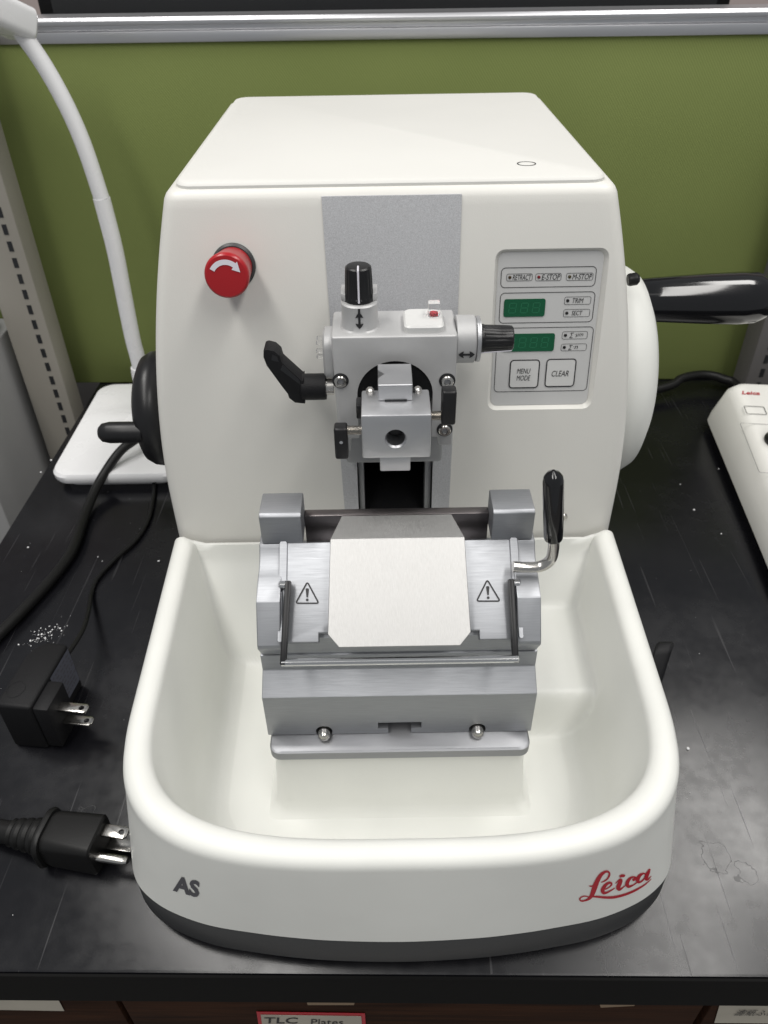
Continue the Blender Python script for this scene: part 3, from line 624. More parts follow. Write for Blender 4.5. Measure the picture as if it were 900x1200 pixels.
# vertical tilt knob
kx, ky = -0.0100, 0.3490
bm = NB(); loft(bm, [[(kx + a, ky + b, z) for a, b in rrect(0.0086 + e, 0.0100 + e, 0.0080, 8)] for z, e in ((0.2420, 0.0012), (0.2432, 0.0003), (0.246, 0), (0.2545, 0), (0.2552, -0.0006))]); obj('knob_boss', bm, 'casting', SH)
bm = NB(); bp_ = [(kx + a, ky + b) for a, b in rrect(0.0086, 0.0100, 0.0080, 8)]
prism(bm, [(kx - 0.0086, ky - 0.002, 0.2553), (kx - 0.0064, ky - 0.004, 0.2553), (kx - 0.0060, ky + 0.009, 0.2553), (kx - 0.0086, ky + 0.009, 0.2553)], (0, 0, 0.0035))
prism(bm, [(kx + 0.0086, ky - 0.002, 0.2553), (kx + 0.0064, ky - 0.004, 0.2553), (kx + 0.0060, ky + 0.009, 0.2553), (kx + 0.0086, ky + 0.009, 0.2553)], (0, 0, 0.0035)); obj('boss_wings', bm, 'casting', SH, bevel=0.0004)
fl = lambda r, t, k: r if k in (0, 1) or k >= 5 else r * (1 - 0.035 * (0.5 + 0.5 * math.cos(18 * t)) ** 3)
def knob(o, ax, name, mark):
    bm = NB(); lathe(bm, [(0.0070, 0.0), (0.0070, 0.0016), (0.0067, 0.0022), (0.0064, 0.010), (0.0062, 0.0140), (0.0060, 0.0154), (0.0053, 0.0160), (0.003, 0.0161)], o, ax, 108, flute=fl); K = obj(name, bm, 'black', SH)
    return K
knob((kx, ky - 0.0008, 0.2554), (0, 0, 1), 'tilt_knob', None)
bm = NB(); y_ = ky - 0.0008
tube(bm, [(kx, y_ - 0.0071, 0.2562), (kx, y_ - 0.0066, 0.2600), (kx, y_ - 0.0063, 0.2690), (kx, y_ - 0.0059, 0.2710), (kx, y_ - 0.0050, 0.2716), (kx, y_ - 0.0020, 0.2717)], 0.00045, 6, sm=0); obj('knob_pointer', bm, 'white', SH)
def dbl_arrow(fr, s, name):
    pts = []; 
    half = [(0.0005, 0), (0.0005, 0.0016), (0.0018, 0.0013), (0.0012, 0.0026), (0, 0.0040)]
    P = [(a, b) for a, b in half] + [(-a, b) for a, b in half[-2::-1]] + [(-a, -b) for a, b in half[1:]] + [(a, -b) for a, b in half[-2:0:-1]]
    bm = NB(); face(bm, [fr(a * s, b * s, 0.00025) for a, b in P]); obj(name, bm, 'ink', SH)
dbl_arrow(Frame((kx, ky - 0.0101, 0.2487), (1, 0, 0), (0, 0, 1)), 1.05, 'tilt_arrow')
bm = NB(); box(bm, kx - 0.0005, kx + 0.0005, ky - 0.0103, ky - 0.0099, 0.2522, 0.2545); obj('index_mark', bm, 'ink', SH)
# sideways tilt knob
rz_, ry_ = 0.2345, 0.3475
bm = NB(); loft(bm, [[(x, ry_ + a, rz_ + b) for a, b in rrect(0.0105 + e, 0.0112 + e, 0.0095, 8)] for x, e in ((0.0362, 0), (0.0448, 0), (0.0456, -0.0008))]); obj('knob_boss', bm, 'casting', SH)
bm = NB(); loft(bm, [[(x, ry_ + a, rz_ + b) for a, b in rrect(0.0102, 0.0106, 0.0090, 8)] for x in (0.0458, 0.0478)]); obj('knob_flange', bm, 'alu', SH, bevel=0.0003)
knob((0.0480, ry_, rz_), (1, 0, 0), 'tilt_knob', None)
bm = NB(); q = -0.0066 * 0.72, -0.0066 * 0.70
tube(bm, [(0.0482, ry_ - 0.0050, rz_ - 0.0050), (0.0630, ry_ - 0.0045, rz_ - 0.0044), (0.0640, ry_ - 0.0034, rz_ - 0.0032)], 0.00035, 6, sm=0); obj('knob_pointer', bm, 'white', SH)
dbl_arrow(Frame((0.0407, ry_ - 0.0106, rz_ - 0.003), (0, 0, -1), (1, 0, 0)), 1.0, 'tilt_arrow')
# level plate with the little clear cube
bm = NB(); loft(bm, [[(0.0203 + a, 0.3478 + b, z) for a, b in rrect(0.0094 + e, 0.0104 + e, 0.003, 5)] for z, e in ((0.2424, 0), (0.2452, 0), (0.2460, -0.0008))]); obj('level_plate', bm, 'panel2', SH)
bm = NB(); box(bm, 0.0225, 0.0282, 0.3470, 0.3520, 0.2461, 0.2530); LC = obj('clear_indicator', bm, 'clear', SH, bevel=0.0007, seg=2)
bm = NB(); lathe(bm, [(0.0020, 0), (0.0020, 0.0016)], (0.02535, 0.3495, 0.2463), (0, 0, 1), 20); obj('red_dot', bm, 'redprint', SH)
# left side disc with clear pins
bm = NB(); loft(bm, [[(x, 0.3480 + a, 0.2285 + b) for a, b in rrect(0.0095 + e, 0.0115 + e, 0.006, 6)] for x, e in ((-0.0236, 0), (-0.0272, 0), (-0.0282, -0.0012))]); obj('side_cover', bm, 'casting', SH)
for z, y in ((0.2345, 0.346), (0.2318, 0.343), (0.2286, 0.343), (0.2350, 0.350)):
    bm = NB(); lathe(bm, [(0.0011, 0), (0.0012, 0.0028), (0.0008, 0.0034)], (-0.0281, y, z), (-1, 0, 0), 12); obj('clear_pin', bm, 'clear', SH)
# black clamping lever
lzc, lyc = 0.2122, 0.343
bm = NB(); lathe(bm, [(0.0042, 0), (0.0042, 0.0038)], (-0.0240, lyc, lzc), (-1, 0, 0), 28); obj('lever_stud', bm, 'steel', SH)
bm = NB(); lathe(bm, [(0.0064, 0), (0.0066, 0.0012), (0.0066, 0.0118), (0.0060, 0.0125)], (-0.0278, lyc, lzc), (-1, 0, 0), 36); obj('lever_hub', bm, 'black_matt', SH)
prof = [(-0.0385, lzc + 0.0066), (-0.0392, lzc + 0.0060), (-0.0482, lzc + 0.0160), (-0.0488, lzc + 0.0196), (-0.0512, lzc + 0.0222), (-0.0545, lzc + 0.0232), (-0.0562, lzc + 0.0226), (-0.0566, lzc + 0.0190), (-0.0555, lzc + 0.0145), (-0.0492, lzc + 0.0030), (-0.0468, lzc - 0.0010), (-0.0463, lzc - 0.0035), (-0.0435, lzc - 0.0062), (-0.0385, lzc - 0.0068)]
bm = NB(); prism(bm, [(x, lyc - 0.0050, z) for x, z in prof], (0, 0.0100, 0)); LV = obj('clamp_lever', bm, 'black_matt', SH, bevel=0.0016, seg=3)
bm = NB(); prism(bm, [(x, lyc - 0.0052, z) for x, z in ((-0.0400, lzc + 0.0040), (-0.0405, lzc + 0.0066), (-0.0478, lzc + 0.0150), (-0.0490, lzc + 0.0122))], (0, 0.0006, 0)); obj('lever_groove', bm, 'void', SH)
bm = NB(); prism(bm, [(x, lyc - 0.0052, z) for x, z in ((-0.0495, lzc + 0.0165), (-0.0500, lzc + 0.0192), (-0.0522, lzc + 0.0205), (-0.0530, lzc + 0.0175))], (0, 0.0006, 0)); obj('lever_groove', bm, 'void', SH)

# ================================================================== WASTE TRAY
WT = root('waste_tray', (CX, 0.27, 0.029), 'deep ivory plastic section waste tray with rounded front below the knife holder', 'waste tray')
def tray_w(z): t = (z - 0.029) / 0.064; return (0.1351 - 0.0033 * t, 0.1565 + 0.0037 * t)
rings = []
def rg(w_, y0, zf, yb=0.3722, z=1.0): return [(x, y, zf(x - CX, y) if callable(zf) else zf) for x, y in outline_pts(w_, y0, yb=yb, z=z)]
def back_drop(z): # the rim runs down to the tray's back edge where it meets the housing
    def f(x, y):
        t = max(0.0, min(1.0, (y - 0.3650) / 0.0085)); inner = 1 - max(0.0, min(1.0, (abs(x) - 0.1195) / 0.012)); inner = inner * inner * (3 - 2 * inner)
        return z - (z - 0.0868) * inner * (1.0 if y > 0.3695 else t)
    return f
for z in (0.0292, 0.036, 0.044, 0.052, 0.060, 0.068, 0.076, 0.082, 0.086): w_, y0 = tray_w(z); rings.append(rg(w_, y0, z, z=z))
w_, y0 = tray_w(0.0875)
RT = 0.0132
for i in range(9):
    t = math.pi * i / 8; d = RT / 2 * (1 - math.cos(t)); rings.append(rg(w_ - d, y0 + d, back_drop(0.0872 + 0.0058 * math.sin(t)), yb=0.3722 - 0.00025 * i))
def smax(a, b, k): h = max(0.0, min(1.0, 0.5 + 0.5 * (a - b) / k)); return b + (a - b) * h + k * h * (1 - h)
def sst(a, b, x): t = max(0.0, min(1.0, (x - a) / (b - a))); return t * t * (3 - 2 * t)
def wallz(d):
    d -= RT
    if d < 0.010: return 0.0868 - d * 5.3
    t = min(1.0, (d - 0.010) / 0.014); return 0.0338 - 0.0153 * (1 - (1 - t) ** 2.2)
def floor_z(x, y, d):
    back = 0.0185 + (y - 0.3325) * 1.66
    step = 0.0185 + 0.029 * sst(0.038, 0.048, x) * sst(0.2730, 0.2830, y)
    z = smax(back, step, 0.003); wz_ = wallz(d)
    return min(0.0868, smax(z, wz_, 0.005) if wz_ > 0.0186 else z)
ds = [RT + v for v in (0.0008, 0.002, 0.004, 0.006, 0.008, 0.0095, 0.011, 0.0125, 0.014, 0.016, 0.018, 0.020, 0.0225, 0.025)] + [RT + 0.025 + 0.0016 * i for i in range(1, 52)]
for d in ds: 
    rings.append([(x, y, floor_z(x - CX, y, d)) for x, y in outline_pts(max(0.004, w_ - d), min(y0 + d, 0.2495), z=1.0, yb=0.3697 - (d - RT) * 0.95, flare=0.006 * max(0, 1 - (d - RT) / 0.08))])
bm = NB(); rings_mesh(bm, rings, close_top=True, close_bottom=False)
TR = obj('tray_shell', bm, 'tray', WT, sang=1.2)
# pedestal carrying the knife holder, flared at the foot
bm = NB(); pl = []
for z, e in ((0.0170, 0.0075), (0.0188, 0.0052), (0.0210, 0.0030), (0.0245, 0.0016), (0.030, 0.0008), (0.0655, -0.0016), (0.0662, -0.0024)):
    pl.append([(CX + a, 0.2905 + b, z) for a, b in rrect(0.0648 + e, 0.0612 + e, 0.006, 5)])
loft(bm, pl); obj('pedestal', bm, 'tray', WT)
# ---- print on the tray front: photograph pixel -> point on the tray wall
def on_tray(u, v, lift=0.00025):
    d = Vector(ray(u, v)); c = Vector((0, 0, CH))
    def f(t):
        p = c + d * t; w_, y0 = tray_w(p.z); ux = abs(p.x - CX) / (w_ + lift)
        if ux >= 1: return 1.0
        q = unit(p.z); return float(np.interp(ux, q[:, 0], q[:, 1])) - (p.y - y0 + lift) / (0.25 - y0 + lift)
    hi = 0.2
    while f(hi) > 0 and hi < 0.6: hi += 0.002
    lo = hi - 0.002
    for _ in range(30):
        m_ = (lo + hi) / 2
        if f(m_) > 0: lo = m_
        else: hi = m_
    return c + d * lo
def bil(q, a, b):
    x = [(1 - a) * (1 - b) * q[0][k] + a * (1 - b) * q[1][k] + a * b * q[2][k] + (1 - a) * b * q[3][k] for k in (0, 1)]; return x
text('model_lettering', 'AS', lambda a, b: on_tray(*bil([(202.3, 1044.0), (233.0, 1052.8), (234.5, 1033.0), (204.5, 1025.5)], a, b)), 'greyink', WT, bold=0.045)
def stroke(bm, pts, wd, n=6):
    P = smooth_path([(x, y, w_) for (x, y), w_ in zip(pts, wd)], n); m = len(P); L_, R_ = [], []
    for i in range(m):
        a = P[max(i - 1, 0)]; b = P[min(i + 1, m - 1)]; d = Vector((b.x - a.x, b.y - a.y)); d = d.normalized() if d.length > 1e-6 else Vector((1, 0)); nn = Vector((-d.y, d.x)) * max(0.8, P[i].z) / 2
        L_.append((P[i].x + nn.x, P[i].y + nn.y)); R_.append((P[i].x - nn.x, P[i].y - nn.y))
    k = strokes[0]; strokes[0] += 1
    mp = lambda p: on_tray(650 + p[0] / 6, 1000 + p[1] / 6, 0.00025 + 0.00001 * k)
    vl = [bm.verts.new(mp(p)) for p in L_]; vr = [bm.verts.new(mp(p)) for p in R_]
    for i in range(m - 1): bm.faces.new((vl[i], vl[i + 1], vr[i + 1], vr[i]))
strokes = [0]; bm = NB()
stroke(bm, [(262, 310), (245, 308), (218, 302), (192, 306), (177, 322), (188, 335), (218, 331), (246, 316), (266, 285), (282, 240), (300, 195), (324, 155), (352, 132), (376, 130), (386, 148), (374, 176), (350, 196), (326, 204)],
       [5, 7, 8, 9, 10, 11, 13, 20, 30, 36, 32, 26, 18, 14, 13, 12, 9, 5])
stroke(bm, [(243, 230), (258, 232), (280, 226)], [7, 9, 10])
stroke(bm, [(255, 303), (300, 306), (360, 311), (420, 309), (490, 292), (560, 264), (620, 230), (655, 204), (680, 181)], [10, 14, 17, 18, 17, 15, 11, 7, 4])
stroke(bm, [(345, 258), (378, 243), (400, 222), (396, 208), (376, 210), (352, 232), (338, 258), (342, 276), (362, 278), (396, 262), (424, 244)], [7, 8, 11, 14, 18, 24, 27, 24, 16, 10, 6])
stroke(bm, [(428, 212), (444, 198), (466, 187), (458, 214), (446, 242), (456, 254), (476, 244), (498, 226)], [5, 8, 22, 28, 28, 20, 10, 6])
stroke(bm, [(458, 168), (468, 160), (484, 158), (496, 154)], [10, 20, 20, 10])
stroke(bm, [(548, 190), (562, 182), (568, 172), (556, 166), (534, 174), (514, 200), (510, 222), (522, 234), (548, 226), (580, 206)], [16, 20, 16, 10, 16, 25, 26, 20, 11, 6])
stroke(bm, [(640, 146), (624, 142), (602, 154), (586, 178), (586, 198), (602, 202), (624, 186), (644, 160)], [10, 12, 20, 26, 24, 14, 9, 7])
stroke(bm, [(670, 110), (660, 132), (648, 158), (644, 180), (656, 184), (680, 160)], [10, 22, 26, 22, 12, 4])
obj('logo', bm, 'redprint', WT)

# ================================================================== KNIFE HOLDER
KH = root('knife_holder', (CX, 0.27, 0.0665), 'brushed aluminium knife holder with steel blade guard and black lever', 'knife holder')
bm = NB(); loft(bm, [[(CX + a, 0.2790 + b, z) for a, b in rrect(0.0648 + e, 0.0515 + e, 0.0055, 6)] for z, e in ((0.0663, -0.0006), (0.0668, 0), (0.0718, 0), (0.0725, -0.0008))]); obj('base_plate', bm, 'alu_dark', KH)
YB0 = 0.2378
bm = NB(); exx(bm, [(YB0, 0.0727), (YB0, 0.1020), (0.2485, 0.1099), (0.2485, 0.1200), (0.305, 0.1200), (0.305, 0.0727)], CX - 0.0662, CX + 0.0662)
LB = obj('lower_block', bm, 'brushed', KH, bevel=0.0005, seg=2)
cuts = []
zt0, zt1 = PY(470, 853, YB0)[2], PY(470, 846.5, YB0)[2]; xa, xb = PY(443, 850, YB0)[0], PY(494, 850, YB0)[0]; xc, xd = PY(455, 856, YB0)[0], PY(482, 856, YB0)[0]
bm = NB(); box(bm, xa, xb, 0.22, 0.30, zt0, zt1); cuts.append(obj('cut', bm, 'void', KH))
bm = NB(); box(bm, xc, xd, 0.22, 0.31, 0.07, zt0 + 0.001); cuts.append(obj('cut', bm, 'void', KH))
for px_ in (380, 559):
    x = PY(px_, 858, YB0)[0]; bm = NB(); lathe(bm, [(0.0042, -0.02), (0.0042, 0.035)], (x, YB0, 0.0752), (0, 1, 0), 28); cuts.append(obj('cut', bm, 'void', KH))
boolean_cut(LB, cuts)
for px_ in (380, 559):
    x = PY(px_, 858, YB0)[0]
    bm = NB(); lathe(bm, [(0.0030, 0.0), (0.0030, 0.0058), (0.0027, 0.0068), (0.0016, 0.0078), (0.0004, 0.0081)], (x, YB0 + 0.003, 0.0752), (0, -1, 0), 28); obj('locating_pin', bm, 'steel', KH)
    bm = NB(); lathe(bm, [(0.0040, 0), (0.0040, 0.001)], (x, YB0 + 0.006, 0.0756), (0, 1, 0), 24); obj('pin_recess', bm, 'void', KH)
# upper carrier: two stepped cheeks and the inclined face plate
ck = [(0.2490, 0.1203), (0.2425, 0.1312), (0.2430, 0.1332), (0.2545, 0.1500), (0.2650, 0.1540), (0.2672, 0.1545)]
ck += [(0.2672 + 0.0128 * t, 0.1545 + 0.0085 * (t ** 2.2)) for t in (0.3, 0.55, 0.75, 0.9, 1.0)]
cheek = ck + [(0.2955, 0.1630), (0.2955, 0.1203)]
for s in (-1, 1):
    a, b = CX + s * 0.0655, CX + s * 0.0545; bm = NB(); exx(bm, cheek, min(a, b), max(a, b)); obj('cheek', bm, 'brushed', KH, bevel=0.0005, sang=0.35)
    a, b = CX + s * 0.0640, CX + s * 0.0445; bm = NB(); exx(bm, [(0.2800, 0.1632), (0.2800, 0.1790), (0.2815, 0.1803), (0.2975, 0.1803), (0.2975, 0.1632)], min(a, b), max(a, b)); obj('top_clamp', bm, 'brushed', KH, bevel=0.0006)
p0 = PY(465, 751, 0.2430); p1 = PY(465, 634, 0.2800)
KF = Frame((CX, (p0[1] + p1[1]) / 2, (p0[2] + p1[2]) / 2), (1, 0, 0), (0, p1[1] - p0[1], p1[2] - p0[2])); hk = math.hypot(p1[1] - p0[1], p1[2] - p0[2]) / 2
kw = 0.0543
bm = NB(); plate(bm, KF, [(-kw, -hk), (-0.0370, -hk), (-0.0370, -hk + 0.0042), (0.0370, -hk + 0.0042), (0.0370, -hk), (kw, -hk), (kw, hk), (-kw, hk)], -0.006, 0.0)
obj('face_plate', bm, 'brushed', KH, bevel=0.0005)
bm = NB(); exx(bm, [(0.2495, 0.1202), (0.2495, 0.1308), (0.2830, 0.1555), (0.2900, 0.1555), (0.2935, 0.1535), (0.2935, 0.1202)], CX - 0.0540, CX + 0.0540); obj('carrier_core', bm, 'brushed', KH)
bm = NB(); box(bm, CX - 0.0444, CX + 0.0444, 0.2912, 0.2963, 0.1540, 0.1708); obj('pressure_plate', bm, 'blade', KH, bevel=0.0004)
# slots with their small pivots, guard arms, guard bar
for s, ua, va, ub, vb in ((-1, 338, 683, 332, 777), (1, 598, 681, 604, 774)):
    top = KF.px(ua, va); x = top[0] - s * 0.0004
    bm = NB(); plate(bm, KF, [(x + s * 0.0030 + a, 0.0135 + b) for a, b in rrect(0.0019, 0.0110, 0.0018)], -0.0002, 0.0007); obj('arm_channel', bm, 'brushed', KH, bevel=0.0002, seg=1)
    bm = NB(); plate(bm, KF, [(x + s * 0.0040 + a, -0.0115 + b) for a, b in rrect(0.0011, 0.0118, 0.001)], 0.0, 0.0006); obj('arm_channel', bm, 'brushed', KH, bevel=0.0002, seg=1)
    A = KF(x, top[1] - 0.0008, 0.0040); lo = PY(ub, vb, 0.2335); B = Vector(lo)
    d = (B - A).normalized(); sx = Vector((1, 0, 0)); nn = d.cross(sx).normalized(); bm = NB()
    quad = [A - d * 0.001 + sx * 0.0014 + nn * 0.002, A - d * 0.001 - sx * 0.0014 + nn * 0.002, A - d * 0.001 - sx * 0.0014 - nn * 0.002, A - d * 0.001 + sx * 0.0014 - nn * 0.002]
    prism(bm, [tuple(q) for q in quad], tuple(B + d * 0.002 - A)); obj('guard_arm', bm, 'black', KH, bevel=0.0006)
    bm = NB(); lathe(bm, [(0.0021, 0), (0.0021, 0.0042), (0.0015, 0.0048)], KF(x - s * 0.0002, top[1] - 0.0012, 0.0018), (s, 0, 0), 18); obj('arm_pivot', bm, 'chrome', KH)
a = Vector(PY(329, 776.5, 0.2335)); b = Vector(PY(608, 772, 0.2335)); bm = NB(); lathe(bm, [(0.0012, 0), (0.0018, 0.0004), (0.0018, (b - a).length - 0.0004), (0.0012, (b - a).length)], a, (b - a), 24); obj('guard_bar', bm, 'chrome', KH)
bm = NB(); p = KF.px(467, 760); lathe(bm, [(0.0020, 0), (0.0020, 0.0020), (0.0010, 0.0024)], (CX, 0.2475, 0.1318), (0, -0.7, 0.7), 18); obj('stop_screw', bm, 'black', KH)
# bent sheet guard over the blade
g0 = PY(465, 757.5, 0.2360); g1 = PY(465, 631, 0.2730); GF = Frame((CX, g0[1], g0[2]), (1, 0, 0), (0, g1[1] - g0[1], g1[2] - g0[2])); gl = math.hypot(g1[1] - g0[1], g1[2] - g0[2])
T2 = Vector(PY(465, 603.5, 0.2900)) ; T2.x = CX; V2 = T2 - GF(0, gl); GF2 = Frame(GF(0, gl), (1, 0, 0), V2); g2 = V2.length
th = 0.0010; bm = NB()
lowp = [(-0.0258, 0), (0.0275, 0), (0.0322, 0.0058), (0.0310, gl), (-0.0310, gl), (-0.0322, 0.0058)]
lowp = [(-0.0272, 0), (0.0272, 0), (0.0322, 0.0058), (0.0310, gl), (-0.0310, gl), (-0.0322, 0.0058)]
top = [(-0.0310, 0), (0.0310, 0), (0.0262, g2), (-0.0262, g2)]
Fv = [bm.verts.new(GF(a, b, 0)) for a, b in lowp]; Fu = [bm.verts.new(GF2(a, b, 0)) for a, b in top[2:]]
Bv = [bm.verts.new(GF(a, b, -th)) for a, b in lowp]; Bu = [bm.verts.new(GF2(a, b, -th)) for a, b in top[2:]]
bm.faces.new(Fv); bm.faces.new((Fv[4], Fv[3], Fu[0], Fu[1])); bm.faces.new(Bv[::-1]); bm.faces.new((Bv[3], Bv[4], Bu[1], Bu[0]))
lf = [Fv[0], Fv[1], Fv[2], Fv[3], Fu[0], Fu[1], Fv[4], Fv[5]]; lb = [Bv[0], Bv[1], Bv[2], Bv[3], Bu[0], Bu[1], Bv[4], Bv[5]]
for i in range(8): bm.faces.new((lf[i], lb[i], lb[(i + 1) % 8], lf[(i + 1) % 8]))
obj('blade_guard', bm, 'guard', KH, bevel=0.0002, seg=1, bang=0.2, sang=0.2)
bm = NB()
for x in (-0.022, 0.022): plate(bm, KF, [(x + a, -0.004 + b) for a, b in rrect(0.006, 0.008, 0.002)], 0.0, 0.0052)
obj('guard_mount', bm, 'alu', KH)
# warning signs
for u in (360, 572.5):
    a = KF.px(u - (13.5 if u < 400 else 14.0), 707 if u < 400 else 704.5); b = KF.px(u + 13.5, 707 if u < 400 else 704.5); c = KF.px(u, 682 if u < 400 else 679.5)
    cx_ = (a[0] + b[0]) / 2; tri = [(a[0], a[1]), (b[0], b[1]), (cx_, c[1])]; g = (cx_, (a[1] + b[1] + c[1]) / 3)
    rp = []
    for i in range(3): # rounded corners
        p, q, r = Vector(tri[i - 1]), Vector(tri[i]), Vector(tri[(i + 1) % 3]); k = 0.0012; A = q + (p - q).normalized() * k; B = q + (r - q).normalized() * k
        for t in (0, 0.25, 0.5, 0.75, 1): rp.append(tuple(A * (1 - t) ** 2 + q * 2 * t * (1 - t) + B * t * t))
    bm = NB(); ring_line(bm, KF, rp, 0.0007, 0.0003)
    h = c[1] - a[1]
    face(bm, [KF(cx_ + s * w2, a[1] + h * t, 0.0003) for s, w2, t in ((1, 0.00035, 0.27), (1, 0.0008, 0.66), (1, 0.0004, 0.70), (-1, 0.0004, 0.70), (-1, 0.0008, 0.66), (-1, 0.00035, 0.27))])
    face(bm, [KF(cx_ + 0.00065 * math.cos(t), a[1] + h * 0.15 + 0.00065 * math.sin(t), 0.0003) for t in [k * math.pi / 6 for k in range(12)]])
    obj('warning_sign', bm, 'ink', KH)
# clamping lever with black grip
yl = 0.2640; q = [PY(u, v, yl) for u, v in ((601, 664), (618, 665), (634, 663.5), (645, 656), (648.5, 644), (649, 630), (649, 615))]
bm = NB(); tube(bm, q, 0.0026, 20, 8); LR = obj('lever_rod', bm, 'steel', KH)
a = Vector(PY(648.5, 631, yl)); b = Vector(PY(648.5, 551, yl)); L_ = (b - a).length
bm = NB(); lathe(bm, [(0.0040, 0), (0.0043, 0.001), (0.0045, L_ * 0.4), (0.0045, L_ * 0.84), (0.0040, L_ * 0.91), (0.0028, L_ * 0.955), (0.0010, L_ * 0.985), (0.0006, L_)], a, b - a, 32); obj('lever_grip', bm, 'black_gloss', KH)

# ================================================================== DESK LAMP
DL = root('desk_lamp', (-0.24, 0.64, 0.0), 'white desk lamp with curved stem standing in front of the green partition', 'desk lamp')
bx, by = -0.2345, 0.634
bm = NB(); loft(bm, [[(bx + a, by + b, z) for a, b in rrect(0.0575 + e, 0.083 + e, 0.016, 8)] for z, e in ((0.0003, -0.007), (0.0055, -0.0055), (0.0060, -0.001), (0.0085, 0.0), (0.0125, 0.0), (0.0150, -0.0016), (0.0158, -0.005))]); obj('lamp_base', bm, 'lamp_white', DL)
bm = NB(); box(bm, bx - 0.028, bx + 0.02, by - 0.036, by - 0.0352, 0.0158, 0.0161); bm.verts.ensure_lookup_table()
for v in bm.verts: x, y = v.co.x - bx, v.co.y - by + 0.0356; t = -0.75; v.co.x = bx - 0.012 + x * math.cos(t) - y * math.sin(t); v.co.y = by - 0.012 + x * math.sin(t) + y * math.cos(t)
obj('base_seam', bm, 'lamp_white', DL)
bm = NB(); lathe(bm, [(0.0105, 0), (0.0100, 0.004), (0.0090, 0.042), (0.0085, 0.046)], (-0.2285, 0.662, 0.0157), (0, 0, 1), 36); obj('stem_socket', bm, 'lamp_white', DL)
stem = [(-0.2285, 0.662, 0.050)] + [PY(u, v, 0.662) for u, v in ((161, 418), (155, 395), (144, 340), (134, 290), (119, 232), (100, 175), (80, 128), (55, 82), (30, 45), (12, 22))]
bm = NB(); tube(bm, stem[:6], 0.0070, 24, 8); obj('lower_stem', bm, 'lamp_white', DL)
bm = NB(); tube(bm, stem[5:], lambda t: 0.0064, 24, 8); obj('flexible_stem', bm, 'lamp_white', DL)
h0 = Vector(stem[-1]); bm = NB()
e = Vector((-0.10, -0.20, 0.10)); d = e.normalized(); sx = Vector((0.9, -0.45, 0)).normalized(); up = sx.cross(d).normalized()
loft(bm, [[tuple(h0 + d * l - d * 0.012 + sx * a * k + up * b * k) for a, b in rrect(0.016, 0.011, 0.006)] for l, k in ((0, 0.85), (0.003, 1), (0.22, 1), (0.225, 0.8))]); obj('lamp_head', bm, 'lamp_white', DL)

# ================================================================== CABLES AND PLUGS
def cable(name, pts, r, label, cat='cable'):
    bm = NB(); tube(bm, pts, r, 14, 10); return obj(name, bm, 'rubber', label=label, cat=cat)
z = 0.0042
cable('power_cable', [(-0.155, 0.665, 0.0300), (-0.190, 0.648, 0.030), PZ(163, 512, 0.030), PZ(140, 530, 0.026), PZ(117, 564, 0.012), PZ(100, 602, 0.0048), PZ(86, 642, z), PZ(66, 672, z), PZ(30, 712, z), PZ(-10, 752, z), PZ(-60, 800, z)], 0.0040, 'thick black power cable curving over the lamp base along the bench')
PA = root('power_adapter', (-0.213, 0.31, 0.0), 'black wall plug power adapter with two flat prongs and thin cord', 'power adapter', rz=-0.13)
def al(x, y): c, s = math.cos(-0.13), math.sin(-0.13); return (-0.213 + c * x - s * y, 0.31 + s * x + c * y)
def apoly(bm, P, z0, z1): return prism(bm, [(*al(x, y), z0) for x, y in P], (0, 0, z1 - z0))
bm = NB(); apoly(bm, [(-0.0115, -0.026), (0.0105, -0.026), (0.0105, 0.024), (-0.004, 0.024), (-0.0095, 0.019), (-0.0115, 0.012)], 0.0004, 0.0400); obj('adapter_body', bm, 'black_matt', PA, bevel=0.0022, seg=3)
bm = NB(); apoly(bm, [(0.0108, -0.0255), (0.0205, -0.0255), (0.0205, -0.004), (0.0108, -0.004)], 0.003, 0.0385); obj('plug_block', bm, 'black_matt', PA, bevel=0.0015, seg=2)
for zz in (0.0285, 0.0165):
    bm = NB(); P = [(0.0206, -0.0185), (0.0370, -0.0185), (0.0386, -0.0170), (0.0386, -0.0137), (0.0370, -0.0122), (0.0206, -0.0122)]
    hole = [(0.0345 + 0.0016 * math.cos(t), -0.01535 + 0.0016 * math.sin(t)) for t in [k * math.pi / 6 for k in range(12)]]
    P3 = [(0.0206, -0.0145 + 0, 0)]
    prism(bm, [(*al(x, y), zz) for x, y in P], (0, 0, 0.0015)); pr = obj('prong', bm, 'steel', PA, bevel=0.0003)
    bm = NB(); c0 = al(0.0345, -0.01535); lathe(bm, [(0.0016, 0), (0.0016, 0.006)], (*c0, zz - 0.002), (0, 0, 1), 18); boolean_cut(pr, [obj('cut', bm, 'steel', PA)])
bm = NB(); P = [(0.0106 + 0.0002, y) for y in (-0.002, 0.022)]
face(bm, [(*al(0.0108, -0.002), 0.008), (*al(0.0108, 0.022), 0.008), (*al(0.0108, 0.022), 0.0375), (*al(0.0108, -0.002), 0.0375)]); obj('rating_label', bm, 'sticker', PA)
bm = NB()
for i in range(8):
    zz = 0.0115 + i * 0.0032; y = 0.0
    while y < 0.0195:
        l = random.uniform(0.001, 0.004); face(bm, [(*al(0.0110, y), zz), (*al(0.0110, y + l), zz), (*al(0.0110, y + l), zz + 0.0013), (*al(0.0110, y), zz + 0.0013)]); y += l + random.uniform(0.0006, 0.0022)
obj('label_print', bm, 'greyink', PA)
bm = NB(); fr = Frame((*al(-0.004, -0.014), 0.0401), (1, -0.13, 0), (0.13, 1, 0)); ring_line(bm, fr, [(0.0052 * math.cos(t * 0.2618), 0.0060 * math.sin(t * 0.2618)) for t in range(24)], 0.0003, 0.0001); obj('moulded_ring', bm, 'black', PA)
